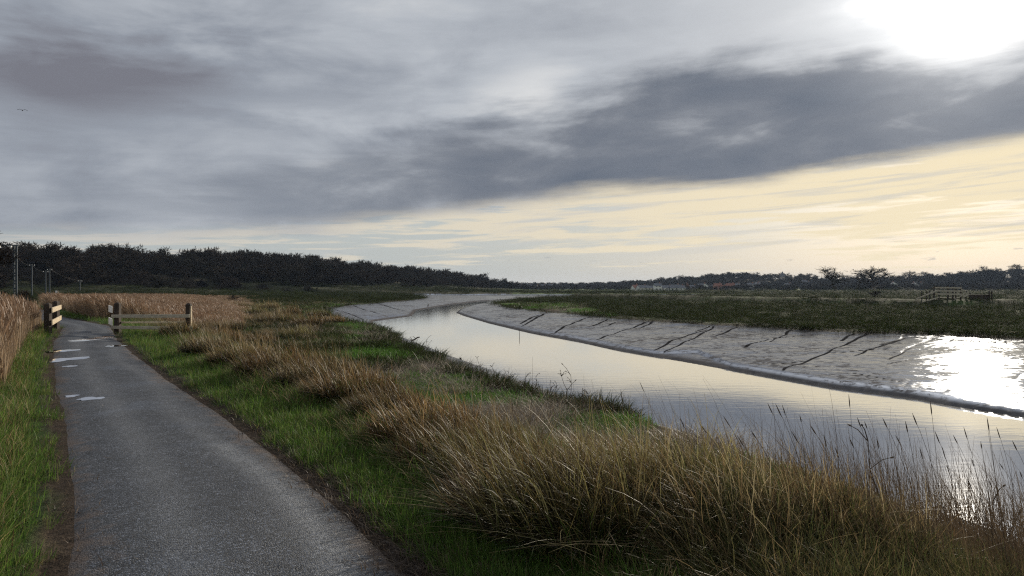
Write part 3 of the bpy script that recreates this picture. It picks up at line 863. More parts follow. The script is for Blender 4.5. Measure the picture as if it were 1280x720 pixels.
def put(name, label, a, sel, variants, smin, smax, turn=0.5, grow=0.0, tilt=0.1, zoff=0.0, fat=0.0, mult=None):
    x, y, z = a['x'][sel], a['y'][sel], a['z'][sel]
    n = len(x)
    s_ = rng.uniform(smin, smax, n) * (1 + grow * a['rr'][sel])
    if mult is not None: s_ = s_ * mult[sel]
    rot = np.stack([rng.normal(0, tilt, n), rng.normal(0, tilt, n), rng.uniform(-turn, turn, n)], 1)
    w_ = s_ * (1 + fat * a['rr'][sel])
    return scatter(name, label, np.stack([x, y, z + zoff], 1), rot, np.stack([w_, w_, s_], 1), variants)

g = np.random.default_rng(21)
lawn = [src(f'lawn_tuft_{i}', [blades(g, 46, 0.13, 0.05, 0.15, (-0.2, 0.0), 1.0, 0.0055, GREEN, 3)], M['grass']) for i in range(4)]
lush = [src(f'lush_tuft_{i}', [blades(g, 60, 0.13, 0.10, 0.26, (-0.25, 0.0), 1.1, 0.007, GREEN, 4), blades(g, 14, 0.13, 0.12, 0.30, WIND, 1.0, 0.006, STRAW, 4)], M['grass']) for i in range(3)]
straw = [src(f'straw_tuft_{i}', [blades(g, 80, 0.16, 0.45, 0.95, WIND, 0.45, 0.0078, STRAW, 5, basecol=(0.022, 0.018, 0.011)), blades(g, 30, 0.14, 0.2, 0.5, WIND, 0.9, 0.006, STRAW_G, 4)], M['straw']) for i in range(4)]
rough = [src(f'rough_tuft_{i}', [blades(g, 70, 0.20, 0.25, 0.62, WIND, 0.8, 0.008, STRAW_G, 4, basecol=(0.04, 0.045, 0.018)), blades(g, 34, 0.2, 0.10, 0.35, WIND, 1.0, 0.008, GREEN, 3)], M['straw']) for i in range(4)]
reeds = [src(f'reed_clump_{i}', [blades(g, 40, 0.24, 1.0, 1.62, (-0.16, -0.03), 0.16, 0.011, REED, 6, head=0.2, headw=3.0, headcol=(0.25, 0.155, 0.095)), blades(g, 46, 0.26, 0.5, 1.3, (-0.30, -0.05), 0.5, 0.013, REED, 4)], M['reed']) for i in range(4)]
marsh = [src(f'marsh_tuft_{i}', [blades(g, 64, 0.30, 0.14, 0.42, (-0.2, 0), 1.2, 0.012, MARSHC, 3)], M['marshveg']) for i in range(4)]
marsh_low = [src(f'marsh_turf_{i}', [blades(g, 60, 0.22, 0.04, 0.13, (-0.2, 0), 1.3, 0.012, ((0.07, 0.155, 0.025), (0.055, 0.12, 0.022), (0.09, 0.17, 0.035)), 3)], M['grass']) for i in range(3)]
litter = [src(f'straw_litter_{i}', [blades(g, 26, 0.32, 0.15, 0.55, (0, 0), 3.0, 0.010, ((0.30, 0.25, 0.19), (0.16, 0.12, 0.09), (0.09, 0.065, 0.05), (0.40, 0.35, 0.28)), 2)], M['straw']) for i in range(3)]

# short green verge both sides of the path
a = field_of(*logspread(70000, 2.3, 60))
n1 = fbm(a['x'] * 1.6, a['y'] * 1.6, 33)
edge_n = (n1 - 0.5) * 0.5
ok = (a['s'] > np.where(a['river'], 0.16, 0.04) + edge_n) & (a['s'] < 3.0) & (a['dms'] > 0.1)
keep = rng.uniform(0, 1, len(ok)) < np.where(a['river'], sst(2.4, 1.3, a['s']), sst(3.0, 1.2, a['s']) * 0.8) * sst(0.05, 0.45, a['s'] + edge_n)
put('short_grass', 'short green grass on the verges of the path', a, ok & keep, lawn, 0.50, 1.05, math.pi, 0.035)
# lush longer verge on the side away from the river
a = field_of(*logspread(36000, 2.3, 40))
n1 = fbm(a['x'] * 0.9, a['y'] * 0.9, 35)
ok = ((~a['river'] & (a['s'] > 0.45) & (a['s'] < 6)) | (a['river'] & (a['s'] > 0.8) & (a['s'] < 3.0) & (n1 > 0.50)) | (a['river'] & (a['y'] < 7) & (a['s'] < 5.2) & (a['s'] > 0.8) & (n1 > 0.44))) & (a['y'] < 30)
put('lush_grass', 'longer tangled green grass behind the short verge', a, ok & (rng.uniform(0, 1, len(ok)) < 0.62), lush, 0.6, 1.15, 1.2, 0.014)
# rough sward over the bank and the land beyond the gate
a = field_of(*logspread(44000, 2.6, 170))
n1 = fbm(a['x'] * 0.30, a['y'] * 0.30, 37)
ok = a['river'] & (a['s'] > 1.3) & (a['dms'] > 0.15) & (a['x'] < 6) & ((a['s'] < 3.4) | (a['px'] < 440) & (a['rr'] > 24))
ok &= rng.uniform(0, 1, len(ok)) < sst(0.34, 0.52, n1) * 0.75 + 0.15
put('rough_grass', 'rough mixed grass covering the bank between path and river', a, ok, rough, 0.45, 0.95, 0.6, 0.004, fat=0.014, mult=np.where((a['rr'] < 22) & (a['x'] < 1.0), 0.6, 1.0) * np.clip(1.25 - 0.15 * np.maximum(a['s'], 0), 0.6, 1))
# long wind-combed straw along the top of the bank
a = field_of(*logspread(26000, 2.6, 110))
n1 = fbm(a['x'] * 1.05, a['y'] * 1.05, 39)
fg = (a['y'] < 8.5) & (a['x'] > 0.7)
ok = a['river'] & (a['s'] > np.where(fg, 1.5, 1.25)) & (a['s'] < np.where(fg, 5.6, 2.4)) & (a['dms'] > np.where(fg, -0.3, 0.2)) & (n1 > np.where(fg, 0.48, 0.66))
ok |= a['river'] & (a['s'] > 3) & (a['rr'] > 24) & (a['px'] < 400) & (a['dms'] > 3) & (fbm(a['x'] * 0.22, a['y'] * 0.22, 45) > 0.49)
put('long_dry_grass', 'long straw-coloured grass combed over by the wind on the bank', a, ok, straw, 0.36, 0.66, 0.75, 0.001, fat=0.012, mult=np.where((a['rr'] < 22) & (a['x'] < 0.6), 0.72, np.where(fg, np.clip(0.86 - 0.13 * (a['x'] - 0.7), 0.5, 1), 1.0)) * (0.75 + 0.55 * fbm(a['x'] * 0.9, a['y'] * 0.9, 97)))
# thin bare stems rising above the grass by the water
stems = [src(f'thin_stem_{i}', [blades(g, 9, 0.22, 0.55, 1.05, (-0.30, 0.0), 0.25, 0.0042, ((0.10, 0.072, 0.045), (0.16, 0.115, 0.07), (0.07, 0.05, 0.035)), 6, stiff=0.5, head=0.14, headw=1.9, headcol=(0.09, 0.065, 0.045))], M['straw']) for i in range(4)]
a = field_of(*logspread(5200, 3.2, 9.5, 0, 44))
ok = a['river'] & (a['s'] > 2.2) & (a['dms'] > -0.3) & (rng.uniform(0, 1, len(a['s'])) < 0.12 + 0.45 * sst(2.0, 3.6, a['x']))
put('thin_stems', 'thin dark stems rising out of the grass by the water', a, ok, stems, 0.7, 1.15, 0.5)
# reed beds
a = field_of(*logspread(34000, 11.5, 210, -47, -10))
bed1 = ~a['river'] & (a['s'] > 0.95) & (a['y'] > 12.3) & (a['y'] < 36) & (a['px'] < 50)
bed2 = a['river'] & (a['s'] > 1.0) & (a['y'] > 40.5) & (a['px'] > 60) & (a['px'] < 300 + 90 * (fbm(a['x'] * 0.11, a['y'] * 0.11, 3) - 0.5)) & (a['rr'] < 200) & (a['dms'] > 6)
bed3 = ~a['river'] & (a['s'] > 2.2) & (a['y'] > 40) & (a['rr'] < 140)
kp = rng.uniform(0, 1, len(bed1))
put('reed_bed', 'tall tan reeds standing beside and beyond the path', a, (bed1 & (kp < 0.9)) | (bed2 & (kp < 0.8)), reeds, 0.80, 1.12, 0.5, 0.0, 0.05, fat=0.012, mult=np.where(bed2, (0.62 + 0.62 * fbm(a['x'] * 0.16, a['y'] * 0.16, 8)) * (0.80 - 0.35 * sst(180, 320, a['px'])), (0.66 + 0.4 * fbm(a['x'] * 0.6, a['y'] * 0.6, 8)) * (1 - 0.25 * sst(0, 50, a['px']))))
put('low_reeds', 'low dry reeds beside the far bend of the path', a, bed3 & (kp < 0.5), reeds, 0.55, 0.75, 0.5, 0.0, 0.05, fat=0.012)
# marsh plants on both banks
a = field_of(*logspread(96000, 10, 460, -46, 46))
n1 = fbm(a['x'] * 0.35, a['y'] * 0.35, 51)
n5 = fbm(a['x'] * 0.5, a['y'] * 0.5, 5)
n5b = n5 * 0.6 + fbm(a['x'] * 2.3, a['y'] * 2.3, 15) * 0.4
rightm = (a['dms'] > 0.12) & ((a['x'] > 9) | (a['y'] > 120)) & (a['ds'] > 1.0) & ((a['x'] > -20) | (a['y'] > 90))
leftm = a['river'] & (a['x'] < 9) & (a['s'] > 3.8) & (a['dms'] > -0.2) & (a['y'] > 14.5) & (a['y'] < 125) & (rng.uniform(0, 1, len(n1)) < 0.6) & ((a['dms'] < 0.55 + 1.6 * (n1 - 0.5)) | (n1 < 0.36) | (a['px'] < 430) & (n1 < 0.50))
sel = (rightm & (rng.uniform(0, 1, len(n1)) < 0.30 + 0.5 * sst(0.38, 0.55, n1))) | leftm
put('marsh_plants', 'dark low salt-marsh plants covering the banks', a, sel, marsh, 0.45, 1.05, math.pi, 0.0020, 0.15, fat=0.022)
ok = a['river'] & (a['x'] < 9) & (a['s'] > 3.6) & (a['dms'] > 0.6) & (a['y'] < 110) & (n5b > 0.50)
put('marsh_turf', 'bright green salt-marsh turf on the low ledge by the river', a, ok, marsh_low, 0.7, 1.2, math.pi, 0.02, 0.1)
ok = a['river'] & (a['x'] < 9) & (a['s'] > 3.4) & (a['dms'] > 0.3) & (a['y'] < 110) & (n5 < 0.47)
put('drift_litter', 'broken reed stems washed up on the low ledge by the river', a, ok & (rng.uniform(0, 1, len(ok)) < 0.5), litter, 0.6, 1.1, math.pi, 0.008, 0.1)
# leaf and stem litter along the trodden edge of the path
a = field_of(*logspread(50000, 2.3, 24))
ok = (a['s'] < 0.5) & (rng.uniform(0, 1, len(a['s'])) < np.where(a['s'] < -0.12, 0.012, np.where(a['river'], 0.40, 0.12)))
bits = [src(f'path_litter_{i}', [blades(g, 16, 0.16, 0.02, 0.09, (0, 0), 3.0, 0.006, ((0.09, 0.06, 0.045), (0.14, 0.10, 0.07), (0.05, 0.035, 0.03), (0.22, 0.17, 0.12)), 2)], M['straw']) for i in range(3)]
put('path_litter', 'dead leaves and stems scattered along the edge of the path', a, ok, bits, 0.6, 1.2, math.pi, 0.01, 0.1, 0.028)

# ------------------------------------------------------------------ bare winter trees
def bare_tree(seed, h=10.0, limbs=7, spread=1.0, twigs=5, low=0.22, twig_w=0.05):
    """trunk and limbs as tapered tubes (MB), crown of fine twigs as ribbons"""
    r_ = random.Random(seed)
    wood, tw, twf = MB(), [], []
    def rib(p, q, w):
        d = (q - p); sd = d.cross(Vector((r_.uniform(-1, 1), r_.uniform(-1, 1), r_.uniform(-1, 1))))
        if sd.length < 1e-6: return
        sd = sd.normalized() * w * 0.5
        b = len(tw); tw.extend([p - sd, p + sd, q + sd * 0.35, q - sd * 0.35]); twf.append((b, b + 1, b + 2, b + 3))
    def turn(d, ang):
        ax = d.cross(Vector((r_.uniform(-1, 1), r_.uniform(-1, 1), r_.uniform(-1, 1))))
        ax = ax.normalized() if ax.length > 1e-4 else Vector((1, 0, 0))
        c_, s_ = math.cos(ang), math.sin(ang)
        return (d * c_ + ax.cross(d) * s_).normalized()
    def grow(p, d, L, rad, lev):
        n = 4 if lev < 2 else 2
        pts = [p]
        for i in range(n):
            d = turn(d, r_.uniform(0.05, 0.22)); d = (d + Vector((0, 0, 0.06))).normalized()
            pts.append(pts[-1] + d * (L / n))
        if lev < 2:
            wood.tube(pts, [rad * (1 - 0.75 * i / n) for i in range(n + 1)], 6 if lev == 0 else 4)
        else:
            for i in range(n): rib(pts[i], pts[i + 1], max(rad * 1.6, twig_w))
        if lev == 3:
            for i in range(twigs):
                b = pts[r_.randint(0, n)]
                q = b + turn(d, r_.uniform(0.2, 0.9)) * L * r_.uniform(0.4, 0.9)
                rib(b, q, twig_w)
            return
        kids = (limbs, 6, 5)[lev]
        for i in range(kids):
            t = r_.uniform(low if lev == 0 else 0.25, 1.0)
            f = t * n; j = min(int(f), n - 1)
            b = pts[j].lerp(pts[j + 1], f - j)
            nd = turn(d, r_.uniform(0.5, 1.1) * spread)
            if nd.z < -0.1: nd.z *= -0.4
            grow(b, nd.normalized(), L * r_.uniform(0.42, 0.68) * (1.05 - 0.35 * t if lev == 0 else 1), rad * 0.42, lev + 1)
    grow(Vector((0, 0, -0.2)), Vector((0, 0, 1)), h * 0.62, h * 0.028, 0)
    zmax = max(q.z for q in tw); sc_ = h / zmax
    wood.v = [tuple(c * sc_ for c in q) for q in wood.v]; tw = [q * sc_ for q in tw]
    return wood, tw, twf

def tree_meshes(seed, **kw):
    wood, tw, twf = bare_tree(seed, **kw)
    a_ = bpy.data.meshes.new('trunk'); a_.from_pydata(wood.v, [], wood.f); a_.update(); a_.materials.append(M['bark'])
    b_ = bpy.data.meshes.new('crown'); b_.from_pydata([tuple(q) for q in tw], [], twf); b_.update(); b_.materials.append(M['twig'])
    return a_, b_

def merged_tree(name, seed, **kw):
    wood, tw, twf = bare_tree(seed, **kw)
    me = bpy.data.meshes.new(name); b = len(wood.v)
    me.from_pydata(list(wood.v) + [tuple(q) for q in tw], [], list(wood.f) + [tuple(i + b for i in f) for f in twf]); me.update()
    me.materials.append(M['twig'])
    return obj(name, me, None, link=False)

wood_kinds = [merged_tree(f'wood_tree_{i}', 100 + i, h=10.0, limbs=9, spread=0.95, twigs=5, low=0.10, twig_w=0.17) for i in range(5)]
scrub_kinds = [merged_tree(f'wood_scrub_{i}', 200 + i, h=4.0, limbs=10, spread=1.2, twigs=5, low=0.02, twig_w=0.10) for i in range(3)]

def band(n, ridge, front, back, i0=None, i1=None):
    """points in a strip on the near side of a ridge"""
    pts = []
    seg = [((a_[0], a_[1]), (b_[0], b_[1])) for a_, b_ in zip(ridge[:-1], ridge[1:])]
    ln = np.array([math.dist(*q) for q in seg]); pr = ln / ln.sum()
    ii = rng.choice(len(seg), n, p=pr); t = rng.uniform(0, 1, n)
    P0, P1 = np.array([q[0] for q in seg])[ii], np.array([q[1] for q in seg])[ii]
    p = P0 + (P1 - P0) * t[:, None]
    away = p / np.linalg.norm(p, axis=1)[:, None]
    p = p + away * rng.uniform(-front, back, n)[:, None]
    return p[:, 0], p[:, 1]

def wood(name, label, x, y, kinds, smin, smax, fat=1.0):
    z = height(x, y); n = len(x)
    s_ = rng.uniform(smin, smax, n)
    if 'hill' in label: s_ = s_ * np.clip(1.1 - (np.hypot(x, y) - 650) / 550, 0.40, 1.0)
    scatter(name, label, np.stack([x, y, z - 0.2], 1), np.stack([np.zeros(n), np.zeros(n), rng.uniform(0, 6.28, n)], 1), np.stack([s_ * fat, s_ * fat, s_], 1), kinds)

def near_ridge(x, y, ridge, dist):
    dd, _, _ = seg_dist(x, y, ridge)
    return (dd < dist) & (np.abs(np.degrees(np.arctan2(x, y))) < 46)
lx, ly = band(3000, LEFT_RIDGE, 0, 1)
lx, ly = lx + rng.uniform(-112, 112, len(lx)), ly + rng.uniform(-112, 60, len(ly))
m_ = near_ridge(lx, ly, LEFT_RIDGE, 112)
wood('hillside_wood', 'dark bare winter wood covering the long low hill', lx[m_], ly[m_], wood_kinds, 0.60, 1.30, 1.15)
lx, ly = band(2600, LEFT_RIDGE, 0, 1)
lx, ly = lx + rng.uniform(-132, 132, len(lx)), ly + rng.uniform(-132, 20, len(ly))
m_ = near_ridge(lx, ly, LEFT_RIDGE, 132)
wood('wood_undergrowth', 'dense dark scrub along the foot of the wooded hill', lx[m_], ly[m_], scrub_kinds, 0.9, 1.8, 1.6)
rx, ry = band(1700, RIGHT_RIDGE, 170, 40)
m_ = near_ridge(rx, ry, RIGHT_RIDGE, 180)
wood('ridge_wood', 'bluish bare wood along the distant ridge', rx[m_], ry[m_], wood_kinds, 0.6, 0.95, 1.4)
rx, ry = band(1400, RIGHT_RIDGE, 380, -150)
ang = np.degrees(np.arctan2(rx, ry))
m_ = (ang < 46) & (rng.uniform(0, 1, len(rx)) < np.where(ang > 22, 1.0, 0.6))
wood('hedgerows', 'scattered hedges and scrub in front of the distant ridge', rx[m_], ry[m_], scrub_kinds, 0.9, 1.7, 1.6)

rx, ry = band(1100, RIGHT_RIDGE, 150, 10)
m_ = near_ridge(rx, ry, RIGHT_RIDGE, 170)
wood('ridge_undergrowth', 'low scrub under the trees of the distant ridge', rx[m_], ry[m_], scrub_kinds, 1.0, 1.7, 1.8)

tree_kinds = [tree_meshes(300 + i, h=10.0, limbs=8, spread=1.05, twigs=6, low=0.30, twig_w=0.085) for i in range(4)]
def tree(px, d, h, wide, kind, label, group=None, name='bare_tree', sink=0.0):
    x, y = at(px, d)
    t = empty(name, (x, y, hgt(x, y) - 0.1 - sink), kind * 1.7)
    t.scale = (h / 10 * wide, h / 10 * wide, h / 10)
    a_, b_ = tree_kinds[kind % 4]
    obj('trunk', a_, None, t); obj('crown', b_, None, t)
    return tag(t, label, 'tree', group)
tree(1043, 400, 15.0, 2.0, 0, 'broad round-crowned bare tree standing alone in the field beyond the marsh')
tree(1092, 390, 14.8, 2.3, 1, 'wide spreading bare tree with a thick trunk showing, in the field beyond the marsh')
tree(1072, 410, 11.0, 1.8, 2, 'lower bare tree between the two big field trees')
tree(-34, 105, 11.0, 1.2, 3, 'tall bare tree rising above the scrub beside the overhead line mast')
for i, (px, d, h) in enumerate(((1119, 760, 14), (1138, 780, 17), (1152, 790, 14), (1212, 770, 15), (1233, 780, 17), (1246, 760, 16), (1266, 780, 16), (598, 1120, 12), (642, 1120, 12), (780, 1100, 12), (826, 1030, 13), (848, 1000, 12))):
    tree(px, d, h * 0.95, 1.7, i % 4, 'bare tree standing up above the distant ridge line' if px > 1100 else 'bare tree standing up above the low far skyline', 'trees on the far ridge' if px > 1100 else 'trees on the low skyline', 'ridge_tree')

bush_kinds = [tree_meshes(400 + i, h=3.0, limbs=12, spread=1.3, twigs=6, low=0.02, twig_w=0.03) for i in range(2)]
def bush(px, d, h, wide, kind, label, group=None):
    x, y = at(px, d)
    t = empty('bare_bush', (x, y, hgt(x, y) - 0.1), kind * 1.3)
    t.scale = (h / 3 * wide, h / 3 * wide, h / 3)
    a_, b_ = bush_kinds[kind % 2]
    obj('stem', a_, None, t); obj('twigs', b_, None, t)
    return tag(t, label, 'bush', group)
bush(-6, 92, 3.0, 1.3, 0, 'large leafless bush under the tall tree by the overhead line', 'bushes by the railway')
bush(30, 100, 2.4, 1.3, 1, 'leafless bush at the foot of the overhead line mast', 'bushes by the railway')
bush(-30, 84, 4.0, 1.4, 0, 'leafless bush at the end of the scrub row behind the reeds', 'bushes by the railway')
bush(1095, 175, 2.0, 1.8, 1, 'dark low bush behind the sea wall under the spreading tree')
bush(1018, 150, 1.0, 1.8, 0, 'small dark bush on top of the sea wall')
bush(292, 120, 1.5, 1.6, 0, 'small dark thorn bush where the reed bed ends')

# ------------------------------------------------------------------ timber fences either side of the path
def post(parent, x, y, h, w, mat, cap=0.05):
    z = hgt(x, y) - parent.location.z - 0.25
    hw = w / 2
    mb = MB().raw([(x + i * hw, y + j * hw, z) for i, j in ((-1, -1), (1, -1), (1, 1), (-1, 1))] + [(x + i * hw, y + j * hw, z + 0.25 + h - cap) for i, j in ((-1, -1), (1, -1), (1, 1), (-1, 1))]
                  + [(x + i * hw * 0.45, y + j * hw * 0.45, z + 0.25 + h) for i, j in ((-1, -1), (1, -1), (1, 1), (-1, 1))],
                  [(3, 2, 1, 0), (8, 9, 10, 11)] + [(a + i, a + (i + 1) % 4, a + 4 + (i + 1) % 4, a + 4 + i) for a in (0, 4) for i in range(4)])
    o_ = mb.build('post', M[mat], parent, 0.008)
    return o_

def fence_left():
    t = empty('wooden_fence', (0, 0, 0))
    (x0, y0), (x1, y1) = pix(60, 417.5, 0), pix(70, 408.5, 0)
    y1 = y0 + (y1 - y0) * 0.75; x1 = (70 - 640) / F * y1
    post(t, x0, y0, 1.14, 0.20, 'post'); post(t, x1, y1, 1.16, 0.20, 'post')
    d = Vector((x1 - x0, y1 - y0, 0)).normalized(); sd = Vector((d.y, -d.x, 0))
    a_, b_ = Vector((x0, y0, 0)) + sd * 0.13 - d * 0.12, Vector((x1, y1, 0)) + sd * 0.13 + d * 0.9
    for z in (0.88, 0.42):
        MB().bar(a_ + Vector((0, 0, z)), b_ + Vector((0, 0, z)), 0.045, 0.19).build('rail', M['rail'], t, 0.006)
    tag(t, 'short fence of two dark posts with sunlit cream rails beside the reeds', 'fence')
fence_left()

def fence_right():
    t = empty('wooden_fence', (0, 0, 0))
    (x0, y0), (x1, y1) = pix(147, 416.5, 0), pix(236, 421, 0)
    z0, z1 = hgt(x0, y0), hgt(x1, y1)
    post(t, x0, y0, 1.18, 0.19, 'post'); post(t, x1, y1, 1.08, 0.17, 'post')
    # lighter sawn face of the end post
    MB().bar((x1 + 0.10, y1 - 0.06, z1 + 0.05), (x1 + 0.10, y1 - 0.06, z1 + 0.98), 0.05, 0.08).build('post_batten', M['rail'], t, 0.004)
    d = Vector((x1 - x0, y1 - y0, 0)).normalized(); sd = Vector((d.y, -d.x, 0))
    for zz, ext in ((0.66, 0.20), (0.24, 0.35)):
        a_ = Vector((x0, y0, z0 + zz)) + sd * 0.125 - d * 0.18; b_ = Vector((x1, y1, z1 + zz - 0.02)) + sd * 0.125 + d * ext
        MB().bar(a_, b_, 0.045, 0.12).build('rail', M['greyrail'], t, 0.006)
    a_, b_ = Vector((x0, y0, z0 + 0.42)) - sd * 0.12, Vector((x1, y1, z1 + 0.42)) - sd * 0.12
    MB().bar(a_, b_, 0.04, 0.07).build('rail', M['greyrail'], t, 0.006)
    # two short rails running back along the path, sunlight painted in as white
    u = Vector((x0, y0, 0)).normalized(); u = Vector((u.x - 0.085, u.y, 0)).normalized()
    ns = Vector((u.y, -u.x, 0))
    for zz in (0.90, 0.42):
        a_ = Vector((x0 - 0.37, y0 + 0.30, z0 + zz))
        MB().bar(a_, a_ + u * 1.7, 0.03, 0.26).build('rail', M['sunlitrail'], t, 0.004)
    tag(t, 'long grey-railed fence of two posts on the river side of the path', 'fence')
fence_right()

# ------------------------------------------------------------------ timber stile bridge on the sea wall
def stile_bridge():
    cx, cy = at(1186, 97)
    z0 = max(hgt(cx, cy), 0.15)
    t = empty('timber_footbridge', (cx, cy, z0))
    mpp = cy / F
    def X(px): return (px - 1186) * mpp
    def Z(py): return CAM_H + (360 - py) * mpp - z0
    m_ = M['bridge']
    for px, top, w in ((1158, 364, 0.10), (1173.5, 357.5, 0.16), (1191, 358, 0.18), (1168, 363, 0.12), (1201, 361, 0.13), (1214, 368.5, 0.12)):
        for yy in (0.0, 1.1):
            MB().box((X(px), yy, (Z(top) + -0.9) / 2), (w, 0.12, Z(top) + 0.9)).build('post', m_, t, 0.006)
    for py in (359.5, 363.5, 367.5):
        for yy in (-0.085, 1.185):
            MB().bar((X(1172), yy, Z(py)), (X(1202), yy, Z(py + 0.4)), 0.05, 0.19).build('rail', M['greyrail'], t, 0.005)
    for (p0, p1) in (((1144, 374), (1173, 362.5)), ((1136, 383.5), (1173, 371.5)), ((1201, 361.5), (1215, 368.5)), ((1199, 371), (1209, 363.5)), ((1203, 372), (1213, 366.5)), ((1192, 373), (1216, 386))):
        MB().bar((X(p0[0]), -0.09, Z(p0[1])), (X(p1[0]), -0.09, Z(p1[1])), 0.05, 0.16).build('handrail', M['greyrail'], t, 0.005)
    MB().box((X(1187.5), 0.55, Z(372.6)), (X(1202) - X(1173), 1.2, 0.07)).build('deck', m_, t, 0.005)
    for i in range(6):
        f = (i + 0.5) / 6
        MB().box((X(1146 + 27 * f), 0.55, Z(381 - 9 * f)), (0.26, 1.1, 0.05)).build('step', m_, t, 0.004)
    tag(t, 'timber footbridge with sloping handrails crossing the sea wall', 'footbridge')
    s_ = empty('sluice_wall', (cx, cy, z0))
    MB().box(((X(1214.5) + X(1239)) / 2, 0.4, (Z(368.3) - 0.6) / 2), (X(1239) - X(1214.5), 0.5, Z(368.3) + 0.6)).build('wall', M['post'], s_, 0.01)
    for px in (1237, 1240):
        MB().box((X(px), 0.05, (Z(363.5) - 0.6) / 2), (0.13, 0.13, Z(363.5) + 0.6)).build('post', M['post'], s_, 0.008)
    tag(s_, 'low dark timber sluice wall beside the footbridge', 'sluice')
stile_bridge()

# ------------------------------------------------------------------ overhead line masts and poles by the railway
def mast():
    x, y = at(19.5, 120)
    z = hgt(x, y); top = CAM_H + 53 / F * 120 - z
    t = empty('overhead_line_mast', (x, y, z))
    for sx in (-0.21, 0.21):
        MB().box((sx, 0, top / 2 - 0.2), (0.17, 0.16, top + 0.4)).build('upright', M['steel'], t, 0.01)
    n = 14
    for i in range(n):
        z0, z1 = 0.3 + (top - 0.6) * i / n, 0.3 + (top - 0.6) * (i + 1) / n
        sg = 1 if i % 2 else -1
        MB().bar((-0.19 * sg, 0.09, z0), (0.19 * sg, 0.09, z1), 0.02, 0.13).build('lattice_bar', M['steel'], t)
    MB().bar((0.5, 0, top + 0.06), (-4.2, 0, top + 0.06), 0.12, 0.14).build('cross_arm', M['steel'], t, 0.01)
    for sx in (-0.75, -2.6):
        MB().tube([(sx, 0, top - 0.02), (sx, 0, top - 0.25), (sx, 0, top - 0.5)], [0.12, 0.16, 0.10], 8).build('insulator', M['ceramic'], t)
    tag(t, 'tall grey steel lattice mast with a cross arm beside the tall bare tree', 'mast')
    return Vector((x, y, z + top))
mast_top = mast()
ends = []
for px, d, ptop, lab in ((40, 190, 330, 'thin pole standing nearest to the steel lattice mast'), (57, 200, 338, 'shorter pole of the close pair in front of the dark wood'), (62, 205, 335.5, 'taller pole of the close pair in front of the dark wood'), (100, 240, 350, 'faint thin pole furthest along the line from the steel mast')):
    x, y = at(px, d); z = hgt(x, y); top = CAM_H + (360 - ptop) / F * d - z
    t = empty('utility_pole', (x, y, z))
    MB().tube([(0, 0, -0.3), (0, 0, top * 0.5), (0, 0, top)], [0.17, 0.15, 0.12], 8).build('shaft', M['steel'], t)
    MB().bar((-0.75, 0, top - 0.45), (0.75, 0, top - 0.45), 0.1, 0.12).build('cross_arm', M['steel'], t)
    for sx in (-0.6, 0.6):
        MB().tube([(sx, 0, top - 0.4), (sx, 0, top - 0.28), (sx, 0, top - 0.16)], [0.06, 0.09, 0.05], 6).build('insulator', M['ceramic'], t)
    tag(t, lab, 'pole', 'poles along the railway')
    ends.append(Vector((x, y, z + top - 0.16)))
def wire(a_, b_, sag, label):
    pts = [a_.lerp(b_, i / 12) - Vector((0, 0, sag * 4 * (i / 12) * (1 - i / 12))) for i in range(13)]
    o_ = MB().tube(pts, 0.012, 4).build('overhead_wire', M['wire'])
    tag(o_, label, 'wire', 'wires of the overhead line')
wire(mast_top + Vector((-0.75, 0, -0.5)), ends[0], 1.0, 'thin wire from the steel mast to the first pole')
wire(ends[0], ends[1], 0.7, 'thin wire between the first pole and the close pair')
wire(ends[2], ends[3], 0.6, 'thin wire from the close pair to the faint pole')
wire(mast_top + Vector((-2.6, 0, -0.5)), mast_top + Vector((-34, -16, -1.2)), 0.8, 'thin wire leaving the steel mast behind the bare tree')
for px, py0, w, lab in ((70.5, 362, 0.45, 'small white trackside sign in front of the dark wood'),):
    x, y = at(px, 175); z = hgt(x, y)
    t = empty('trackside_sign', (x, y, z))
    MB().box((0, 0, 0.7), (0.07, 0.07, 1.8)).build('post', M['steel'], t, 0.005)
    MB().box((0, -0.06, 1.45), (w, 0.03, 0.6)).build('plate', M['ceramic'], t, 0.004)
    tag(t, lab, 'sign')

